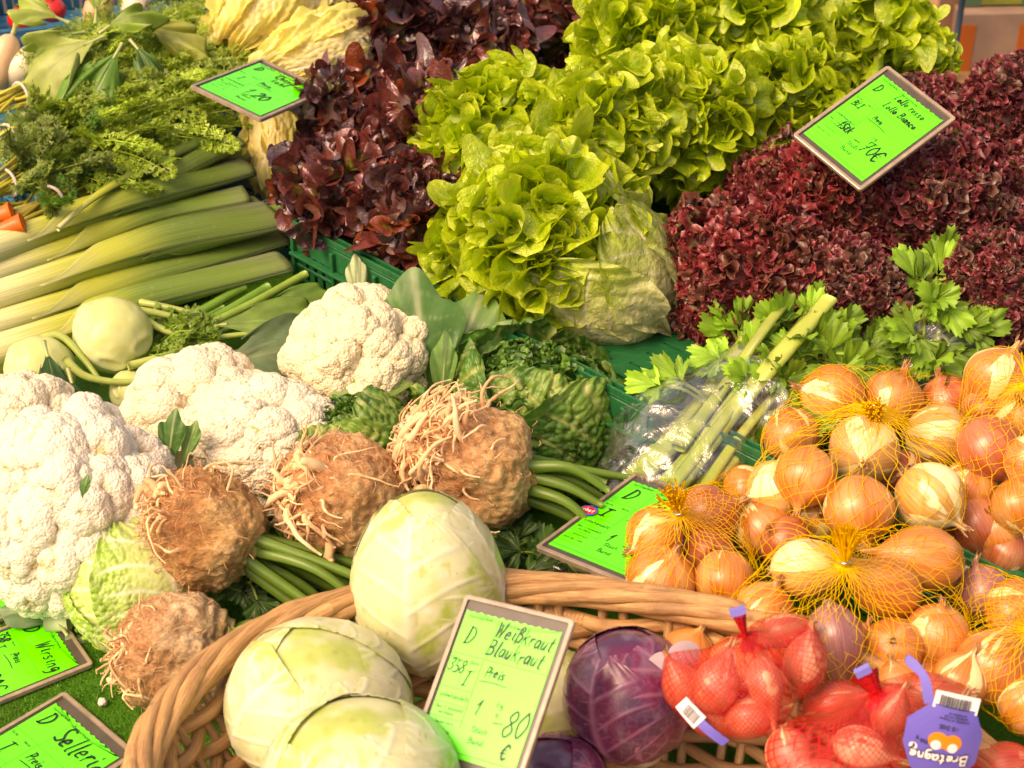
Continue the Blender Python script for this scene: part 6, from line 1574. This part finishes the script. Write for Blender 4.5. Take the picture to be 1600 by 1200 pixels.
# ================================================================== celery, carrots, labels, far crates
def celery(label, stalks, seed, col=(0.42, 0.52, 0.10), group='celery bunches', leaves=30, ll=.04, lspots=()):
    rng = random.Random(seed); c = at(*stalks[0][0][0]); t = thing('celery', label, 'celery', c, group)
    for pts, w_ in stalks:
        P = catmull([at(*p) for p in pts], 30); r = w_ * mpp(P[0]) / 2; m = MB(); u = np.linspace(0, 1, 30)
        cc = lerp3(np.array([0.36, 0.50, 0.08]), np.array(col) * rng.uniform(.75, 1.05), sstep(0, .6, u))
        tube(m, P, r * (1 - 0.35 * u), 20, cc, flat=.62, ridge=lambda x: 0.05 * np.cos(x * 9) - 0.22 * np.exp(-((x - 1.57) / .7) ** 2))
        m.build('stalk', M['stalk'], t)
    m = MB(); s = MB()
    for (px, py, z, dx, dy, dc, L, cm) in lspots:
        for k in range(3):
            p = at(px + rng.gauss(0, 9), py + rng.gauss(0, 6), z + rng.uniform(-.006, .006)); d = cv(dx + rng.gauss(0, .25), dy + rng.gauss(0, .25), dc)
            cel_leaf(m, p, d, cv(rng.uniform(-.4, .4), .4, 1), L * rng.uniform(.8, 1.15), rng, col=np.array([0.20, 0.40, 0.035]) * cm)
            tube(s, catmull([p - d * L * .9 + [0, 0, -.012], p - d * L * .4, p + d * L * .1], 8), 0.0020, 7, (0.30, 0.42, 0.08))
    m.build('foliage', M['leaf'], t); s.build('leaf_stalk', M['stalk'], t)
    return t
z = .12
celery('front celery bunch in a clear bag, cut stalks pointing up at the red lettuce', [
    ([(985, 760, .09), (1090, 640, .12), (1180, 520, .185), (1235, 450, .20)], 46), ([(1040, 775, .10), (1130, 660, .14), (1215, 560, .195), (1297, 466, .22)], 42),
    ([(1010, 735, .07), (1080, 650, .10), (1150, 560, .13), (1200, 520, .14)], 40), ([(1000, 750, .08), (1075, 650, .12), (1150, 560, .16), (1210, 500, .185)], 20), ([(1050, 760, .11), (1120, 670, .14), (1190, 580, .175), (1262, 490, .20)], 22), ([(1020, 770, .10), (1100, 680, .13), (1160, 600, .16), (1218, 535, .18)], 18), ([(1095, 770, .10), (1150, 690, .13), (1225, 600, .165), (1290, 530, .18)], 20), ([(1080, 780, .09), (1160, 700, .12), (1240, 620, .14), (1330, 560, .15)], 34),
    ([(1110, 780, .07), (1190, 720, .09), (1280, 650, .12), (1400, 540, .14)], 34), ([(1060, 700, .13), (1120, 620, .15), (1190, 520, .205), (1230, 470, .215)], 24)], 1, lspots=[
    (1230, 470, .19, .1, 1, .3, .045, 1.2), (1255, 480, .19, .5, .8, .4, .04, 1.1), (1270, 540, .18, .6, .2, .6, .055, .9), (1300, 520, .18, .7, .5, .5, .045, 1.1), (1290, 570, .17, .4, -.5, .7, .06, .8),
    (1330, 545, .165, .8, .1, .5, .055, .9), (1350, 570, .16, .9, -.2, .5, .05, .8), (1370, 555, .155, 1, .2, .3, .05, 1.0), (1330, 500, .17, .9, .6, .3, .04, 1.2), (1210, 560, .18, -.2, -.3, .8, .05, 1.0),
    (1240, 590, .17, .3, -.6, .7, .055, .8), (1150, 520, .165, -.4, .7, .4, .045, 1.3), (1130, 560, .16, -.8, .1, .4, .04, 1.4), (1200, 640, .15, .5, -.5, .6, .06, .8), (1190, 700, .12, .2, -.8, .5, .06, .7), (1230, 660, .14, .1, -.6, .7, .055, .7),
    (1390, 570, .15, 1, -.1, .3, .045, .8), (1260, 615, .155, .2, -.2, .8, .05, .7), (1310, 590, .155, .3, .1, .8, .05, .7), (1270, 500, .175, .3, .9, .4, .045, 1.2), (1295, 545, .175, .2, .6, .6, .05, 1.1), (1340, 520, .16, .6, .7, .4, .045, 1.0), (1215, 600, .165, -.3, .5, .6, .045, .9), (1170, 560, .16, -.2, .9, .4, .04, 1.2), (1250, 560, .17, .0, .6, .7, .05, 1.0), (1280, 600, .15, .3, -.3, .7, .05, .7), (1340, 590, .145, .5, -.4, .5, .05, .7), (1420, 560, .14, .8, .3, .4, .05, .7), (1160, 620, .13, -.5, .3, .7, .05, .8), (1225, 740, .11, .5, -.6, .4, .05, .6), (1060, 596, .15, -1, .0, .2, .05, 1.6), (1180, 590, .17, -.5, .3, .6, .04, 1.1), (1220, 515, .19, .0, .5, .7, .05, 1.0)])
celery('rear celery bunch in a clear bag between two curly red lettuces', [
    ([(1445, 590, .13), (1440, 520, .16), (1450, 450, .19), (1465, 400, .20)], 28), ([(1470, 590, .13), (1465, 520, .17), (1480, 450, .20), (1495, 420, .20)], 24), ([(1425, 590, .12), (1418, 530, .15), (1425, 470, .18), (1435, 440, .19)], 24)], 2, col=(0.34, 0.42, 0.09), lspots=[
    (1430, 440, .20, -.3, .8, .5, .045, 1.0), (1460, 420, .21, .2, 1, .4, .045, 1.2), (1490, 430, .205, .7, .5, .5, .045, 1.1), (1480, 470, .20, .6, -.5, .6, .05, 1.1), (1415, 480, .19, -.7, -.2, .5, .045, .9),
    (1500, 480, .19, .8, -.1, .4, .04, .9), (1440, 520, .18, -.1, -.7, .6, .045, .8), (1490, 540, .16, .4, -.7, .5, .045, .6), (1400, 560, .15, -.7, -.2, .5, .05, .7), (1450, 480, .20, .1, .2, .9, .05, 1.1), (1460, 560, .165, .2, -.2, .8, .05, .8), (1420, 520, .185, -.5, .3, .7, .045, .9), (1500, 520, .18, .5, .3, .7, .045, .8), (1475, 400, .21, .5, .7, .5, .04, 1.1), (1525, 580, .13, .3, .2, .5, .04, .5)])
film_bag('crumpled clear plastic bag round the lower half of the front celery', [at(965, 770, .08), at(1030, 720, .105), at(1110, 640, .135), at(1190, 600, .15)], [.045, .07, .078, .062, .070], 3)
film_bag('clear plastic bag round the foot of the rear celery', [at(1470, 640, .11), at(1455, 580, .135), at(1455, 520, .165)], [.05, .055, .06], 5)
film_bag('scrap of clear film under the left corner of the sticker sign', [at(915, 895, .055), at(880, 880, .07), at(848, 862, .085)], [.022, .026, .018], 7)
# white bulb under the sticker sign
p = [(1010, 918, .05), (950, 905, .055), (905, 880, .06), (860, 850, .06)]
m = MB(); P = catmull([at(*q) for q in p], 20); t = thing('spring_onion', 'white spring onion bulb under the lower edge of the sticker sign', 'spring onion', P[5], None)
tube(m, P, np.array([0.4, .8, 1, 1.05, 1.05, 1, .95, .9, .85, .8] + [.75] * 10) * .020, 16, lerp3([0.80, 0.80, 0.62], [0.55, 0.66, 0.18], sstep(.2, .6, np.linspace(0, 1, 20)))); m.build('bulb', M['leek'], t)

# ---- carrot bunches with feathery tops
def bunch(label, tie, tail, fronds, seed, col=(0.14, 0.25, 0.03), carrots=(), n=44, spread=1.0, stemc=(0.34, 0.38, 0.05)):
    rng = random.Random(seed); T = at(*tie); t = thing('carrot_bunch', label, 'carrot bunch', T, 'carrot bunches with their green tops')
    m = MB()
    for i in range(24):
        o = np.array([rng.gauss(0, .008), rng.gauss(0, .006), rng.gauss(0, .007)]); e = at(tail[0] + rng.gauss(0, 10), tail[1] + rng.gauss(0, 14), tail[2]) ; f = fronds[i % len(fronds)]
        q = at(f[0] + rng.gauss(0, 25), f[1] + rng.gauss(0, 20), f[2])
        tube(m, catmull([e, T + o, T + o + (q - T) * .5 + [0, 0, .008], q], 14), np.linspace(.0030, .0013, 14), 6, np.array(stemc) * rng.uniform(.7, 1.4))
    m.build('stems', M['stalk'], t)
    m = MB()
    for i in range(n):
        f = fronds[i % len(fronds)]; g = rng.uniform(.35, .8)
        q = at(f[0] + rng.gauss(0, 32) * spread, f[1] + rng.gauss(0, 26) * spread, f[2] + rng.uniform(-.015, .02))
        p0 = T + (q - T) * g * 0.8; q2 = q + cv(rng.gauss(0, 1), rng.gauss(0, .7), rng.uniform(0, .8)) * .03
        feather(m, p0, q2, rng.uniform(0, .02), rng.uniform(.022, .036), rng, np.array(col) * rng.uniform(.6, 1.5), 20)
    m.build('foliage', M['leaf'], t)
    m = MB(); ax = nrm(at(fronds[0][0], fronds[0][1], fronds[0][2]) - T); B = basis(ax); a = np.linspace(0, 2 * np.pi, 24)
    tube(m, T + (np.outer(np.cos(a), B[:, 0]) + np.outer(np.sin(a), B[:, 1])) * .019, .0022, 7, (0.72, 0.66, 0.60)); m.build('tie', M['husk'], t)
    for (px, py, zz, dx, dy) in carrots:
        m = MB(); p = at(px, py, zz); d = cv(dx, dy, 0); pp = catmull([p + d * .012, p, p - d * .05, p - d * .14], 44)
        uu = np.linspace(0, 1, 44); tube(m, pp, .0155 * np.sqrt(np.clip(1 - (1 - np.clip(uu / .12, 0, 1)) ** 2, .01, 1)) * (1 - .75 * uu), 18, (0.78, 0.16, 0.02)); m.build('carrot', M['stalk'], t)
    return t
bunch('carrot bunch with a white tie at the left edge, above the long leek leaf', (15, 215, .17), (-50, 262, .15), [(130, 170, .17), (210, 150, .18), (280, 130, .18), (240, 210, .165), (330, 160, .17), (180, 240, .16), (290, 195, .15), (350, 110, .165), (340, 170, .15)], 1, n=150, col=(0.25, 0.38, 0.035))
bunch('lower carrot bunch at the left edge, orange roots just above the leeks', (78, 312, .15), (-5, 350, .14), [(150, 250, .14), (190, 240, .145), (120, 270, .14), (220, 220, .145), (150, 270, .13)], 2, carrots=[(8, 335, .15, .8, .3), (25, 352, .15, .8, .3), (-12, 345, .14, .8, .3)], n=44, col=(0.09, 0.22, 0.03), stemc=(0.30, 0.26, 0.04))
bunch('middle carrot bunch at the left edge with yellow stems and a thin tie', (12, 285, .16), (-50, 310, .15), [(90, 250, .16), (140, 225, .165), (60, 240, .165), (110, 210, .165)], 3, n=50, col=(0.16, 0.24, 0.04), stemc=(0.36, 0.34, 0.04))
bunch('farthest carrot bunch with yellow green stems below the white radishes', (32, 150, .19), (-40, 170, .18), [(120, 130, .18), (200, 100, .19), (270, 90, .19), (320, 70, .19), (150, 90, .19), (340, 40, .18), (250, 60, .18)], 4, n=110, col=(0.22, 0.33, 0.03), stemc=(0.42, 0.38, 0.05))
# supporting crates under the greens
crate('blue crate under the carrot greens', at(90, 320, .09), EX, EY, .22, .46, .09, M['blue_crate'], group='blue crates')
crate('blue crate under the far left carrot bunches', at(90, 320, .09) - EX * .50, EX, EY, .46, .46, .09, M['blue_crate'], group='blue crates')
# ---- turnip/radish leaves
for (px, py, z, d, N, L, Wa, be, col, sd, lb) in [
    (150, 62, .262, (-1, -.55, .3), (-.3, .5, 1), .13, .85, 1.1, (0.30, 0.38, 0.10), 41, 'big pale drooping radish leaf at the upper left'),
    (125, 75, .250, (-.25, -1, .3), (-.5, .3, 1), .10, .8, .9, (0.36, 0.42, 0.15), 42, 'pale radish leaf end hanging towards the carrot stems'),
    (185, 78, .255, (-.45, -1, .4), (.4, .4, 1), .11, .62, .9, (0.10, 0.25, 0.03), 43, 'green radish leaf right of the hanging pale ones'),
    (225, 40, .25, (1, -.35, .2), (.1, .8, 1), .085, .6, .5, (0.26, 0.30, 0.05), 44, 'olive radish leaf pointing to the blue crate'),
    (95, 30, .26, (-.9, .35, .2), (0, .8, 1), .07, .6, .6, (0.28, 0.38, 0.07), 45, 'yellow green radish leaf above the pale one'),
    (150, 22, .26, (.1, .9, .2), (0, .6, 1), .07, .7, .9, (0.22, 0.33, 0.05), 46, 'radish leaf at the top edge of the photo'),
    (210, 70, .25, (.7, -.8, .4), (.5, .4, 1), .075, .5, 1.2, (0.07, 0.17, 0.03), 47, 'dark radish leaf lying on the carrot greens'),
    (165, 45, .262, (.5, .25, .3), (-.3, .6, 1), .08, .5, 1.3, (0.15, 0.26, 0.03), 48, 'mid green radish leaf curling over the others'),
    (120, 52, .255, (-.6, -.2, .5), (.3, .6, 1), .07, .6, 1.2, (0.20, 0.31, 0.05), 49, 'small curled radish leaf under the big pale one')]:
    loose_leaf('radish_leaf', lb, 'leaf', px, py, z, d, N, L, Wa, be, col, sd, group='radish leaves at the upper left', ruf=3.5)
def radish(label, px, py, z, d, r, L, col, cat='white radish', name='white_radish'):
    p = at(px, py, z); R = r * mpp(p); a = cv(*d); m = MB(); pp = catmull([p - a * L * .5, p, p + a * L * .5], 26); u = np.linspace(0, 1, 26)
    t = thing(name, label, cat, p - EZ * R, 'radishes at the upper left')
    tube(m, pp, R * np.sqrt(np.clip(1 - (2 * u - 1) ** 4, 0.01, 1)) * (1 - .25 * u), 22, col); m.build('root', M['cabbage'], t)
    s = MB(); tube(s, catmull([p + a * L * .5, p + a * L * .6, p + a * L * .75 + [0, 0, .01]], 8), .004, 8, (0.4, 0.45, 0.15)); s.build('stem', M['stalk'], t)
radish('cream white radish at the left edge, beside the pale leaf', 60, 92, .19, (1, .55, 0), 30, .13, (0.80, 0.70, 0.52))
radish('orange tinted radish cut off by the left edge', 2, 98, .19, (.4, 1, 0), 26, .09, (0.78, 0.52, 0.30))
radish('white radish at the top edge, left of the blue crate', 215, 5, .19, (.15, 1, 0), 27, .12, (0.80, 0.66, 0.50))
radish('brownish radish at the top edge beside the white one', 160, -8, .19, (.3, 1, 0), 24, .12, (0.68, 0.38, 0.20))
def tomato(label, px, py, z, r):
    p = at(px, py, z); R = r * mpp(p); t = thing('tomato', label, 'tomato', p - EZ * R, 'tomatoes in the far blue crate'); v, f = ico(4)
    m = MB(); m.add(p + v * [R, R, R * .85], None, f, (0.55, 0.012, 0.01)); m.build('fruit', plain("tomato_skin", (0.62, 0.02, 0.015), .2, coat=.4), t)
    s = MB()
    for k in range(5): a = k * 1.256; d = np.array([math.cos(a), math.sin(a), 0]); tube(s, catmull([p + EZ * R * .86, p + EZ * R * .95 + d * R * .3, p + EZ * R * .85 + d * R * .55], 6), np.linspace(.0025, .0008, 6), 5, (0.06, 0.2, 0.02))
    s.build('calyx', M['leaf'], t)
tomato('red tomato in the far blue crate, left one', 36, 30, .15, 24); tomato('red tomato in the far blue crate, right one next to the leaves', 82, 16, .155, 22); tomato('red tomato half out of the top edge', 50, -12, .15, 22)
crate('blue crate with red tomatoes at the top left', at(-60, 66, .165), nrm([1, .25, 0]), nrm([-.25, 1, 0]), .40, .30, .16, M['blue_crate'], plate=.06, group='blue crates')
crate('blue crate standing behind the carrot greens and the chinese cabbage', at(250, 18, .19), nrm([1, -.35, 0]), nrm([.35, 1, 0]), .30, .30, .18, M['blue_crate'], plate=.06, group='blue crates')
crate('blue crate at the top edge behind the red oak leaf lettuce', at(560, -12, .20), nrm([1, 0.05, 0]), nrm([-.05, 1, 0]), .55, .30, .18, M['blue_crate'], plate=.05, group='blue crates')

# ---- tags of the shallot bags
def m_lab(): return plain("violet_label_card", (0.13, 0.11, 0.50), 0.35, vary=0.06, coat=.3)
vio = m_lab(); wht = plain("white_label_card", (0.80, 0.78, 0.76), 0.45); blk = plain("label_black", (0.02, 0.02, 0.03), 0.5); oran = plain("label_orange", (0.85, 0.25, 0.02), 0.4); lil = plain("lilac_card_back", (0.50, 0.42, 0.47), 0.5, vary=.08)
def card(label, C, xd, yd, parts, group='card labels on the shallot bags'):
    t = thing('bag_label', label, 'label', C, group); x = nrm(xd); z = nrm(np.cross(x, yd)); y = np.cross(z, x)
    t.rotation_mode = 'QUATERNION'; t.rotation_quaternion = Matrix(np.stack([x, y, z], 1).tolist()).to_quaternion(); t.scale = (.86, .86, .86)
    for nm, mt, mb_ in parts:
        # the card bows over the bag
        me = mb_.mesh(nm, mt, (0, 0, 0), False); n_ = len(me.vertices); co = np.empty(n_ * 3); me.vertices.foreach_get('co', co); co = co.reshape(-1, 3)
        co[:, 2] -= 7.0 * co[:, 0] ** 2 + 2.5 * co[:, 1] ** 2; me.vertices.foreach_set('co', co.ravel()); me.update()
        o = bpy.data.objects.new(nm, me); COL.objects.link(o); o.parent = t
    return t
def dense(pts, k=4):
    pts = np.asarray(pts, float); n_ = len(pts); return np.vstack([pts[i] * (1 - j / k) + pts[(i + 1) % n_] * (j / k) for i in range(n_) for j in range(k)])
def sheet(mb, pts, z0, z1, c=None):
    """card cut to an outline, gridded inside so that it can bow"""
    pts = np.asarray(pts, float); cen = pts.mean(0); n_ = len(pts); rings = 7
    V = [np.r_[cen, z1]]; 
    for k in range(1, rings + 1): V += [np.r_[cen + (p - cen) * k / rings, z1] for p in pts]
    V += [np.r_[p, z0] for p in pts]; V += [np.r_[cen, z0]]
    T = [(0, 1 + i, 1 + (i + 1) % n_) for i in range(n_)]; Q = []
    for k in range(rings):
        a = 1 + k * n_; b = a + n_
        Q += [(a + i, b + i, b + (i + 1) % n_, a + (i + 1) % n_) for i in range(n_)] if k < rings else []
    e = 1 + (rings + 1) * n_
    T += [(e, 1 + rings * n_ + (i + 1) % n_, 1 + rings * n_ + i) for i in range(n_)]
    mb.add(np.array(V), Q, T, c)
# purple label: drawn upright, then laid upside down as in the bag
A = MB(); out = catmull([(0.030, -0.030, 0), (.033, .0, 0), (.026, .030, 0), (.012, .040, 0), (.004, .041, 0), (-.012, .040, 0), (-.026, .028, 0), (-.033, .002, 0), (-.031, -.030, 0), (0, -.036, 0), (.030, -.030, 0)], 60)[:-1, :2]
out2 = np.array([(0.020, -0.034), (.036, -.012), (.034, .012), (.022, .034), (.0, .046), (-.020, .040), (-.034, .018), (-.032, -.012), (-.020, -.034)])
sheet(A, dense(out2, 5), 0.0, .0006)
sheet(A, dense(catmull([(.018, -.034, 0), (.026, -.052, 0), (.038, -.062, 0), (.048, -.064, 0), (.048, -.056, 0), (.038, -.053, 0), (.030, -.044, 0), (.026, -.030, 0)], 20)[:, :2], 2), 0.0, .0006)
Bc = MB(); box(Bc, (-.021, -.046, .0008), (.040, 0, 0), (0, .0155, 0), (0, 0, .0003)); Bb = MB()
rg = random.Random(3); x = -.013
while x < .013:
    w_ = rg.choice([.0005, .0008, .0012]); box(Bb, (x, -.0435, .0012), (w_, 0, 0), (0, .010, 0), (0, 0, .0002)); x += w_ + rg.choice([.0006, .0009])
Og = MB(); a = np.linspace(0, 2 * np.pi, 30, endpoint=False)
for cx, rr in ((-.0065, .0085), (.006, .009)): sheet(Og, np.stack([cx + rr * np.cos(a), -.0005 + .0085 * np.sin(a)], 1), .0009, .0010 + (.0001 if cx > 0 else 0))
Wp = MB()
for cx in (-.008, .007): sheet(Wp, np.stack([cx + .0045 * np.cos(a), .004 + .0048 * np.sin(a)], 1), .0013, .0014)
ci = MB(); aa = np.linspace(0, 2 * np.pi, 25, endpoint=False); sheet(ci, np.stack([.025 + .0036 * np.cos(aa), .012 + .0036 * np.sin(aa)], 1), .0008, .0010)
Tx = MB(); rq = random.Random(1)
write(Tx, 'LONDOS', -.008, -.017, .004, .0007, .0016, 0, .8, 0, rq, 0, False)
for k in range(3): write(Tx, 'echalotes et longues'[:20 - 4 * k], -.016 + .002 * k, -.0235 - k * .003, .0022, .0004, .0016, 0, .8, 0, rq, 0, False)
write(Tx, '250 g', .014, .002, .0035, .0007, .0016, 0, .8, 0, rq, 0, False)
ribbon(Tx, catmull([(.027, .0145, 0), (.0245, .012, 0), (.0255, .0095, 0)], 7)[:, :2], .0018, .0016)
Bt = MB(); write(Bt, 'Bretagne', -.0245, .0100, .0100, .0019, .0018, 0.1, .78, 0, rq, .12, False)
Bs = MB(); write(Bs, 'Bretagne', -.0247, .0098, .0100, .0034, .0016, 0.1, .78, 0, rq, .12, False)
# the writing is upside down in the photo: x runs right, y runs down towards the buyer
card('violet card label with an orange emblem and bar code on the right red bag', at(1476, 1160, .21), -cv(1, -.22, .05), -cv(.12, 1, .35), [('card', vio, A), ('bar_code_sticker', wht, Bc), ('bar_code', blk, Bb), ('emblem', oran, Og), ('emblem_petal', wht, Wp), ('recycling_mark', wht, ci), ('small_print', blk, Tx), ('lettering_outline', blk, Bs), ('lettering', wht, Bt)])

Rt = MB(); a = np.linspace(0, 2 * np.pi, 40, endpoint=False); sheet(Rt, np.stack([.024 * np.cos(a), .030 * np.sin(a)], 1), 0, .0006)
R2 = MB(); sheet(R2, np.stack([.019 + .016 * np.cos(a), .022 + .014 * np.sin(a)], 1), -.0010, -.0004)
St = MB(); write(St, 'a conserver au frais', -.016, -.004, .0024, .0004, .0009, 0, .7, 0, rq, -1.1, False); write(St, 'sec et ventile', -.012, -.002, .0024, .0004, .0009, 0, .7, 0, rq, -1.1, False)
card('lilac white round card tag at the left side of the left red bag', at(1044, 1062, .165), cv(1, .15, .2), cv(-.15, 1, .3), [('card', lil, Rt), ('card_lobe', lil, R2), ('small_print', blk, St)])
Vs = MB(); sheet(Vs, dense([(-.034, -.005), (.018, -.004), (.020, .005), (-.030, .005)], 6), 0, .0006)
Ws = MB(); sheet(Ws, dense([(-.038, -.0075), (-.012, -.0085), (-.010, .0085), (-.036, .0085)], 5), .0008, .0011)
Wb = MB(); x = -.030
while x < -.015:
    w_ = rg.choice([.0005, .0009]); box(Wb, (x, -.0055, .0014), (w_, 0, 0), (0, .011, 0), (0, 0, .0002)); x += w_ + rg.choice([.0006, .0009])
card('white bar code sticker on the violet strip under the left red bag', at(1108, 1142, .175), cv(.75, -.62, .2), cv(.6, .75, .3), [('card', vio, Vs), ('bar_code_sticker', wht, Ws), ('bar_code', blk, Wb)])
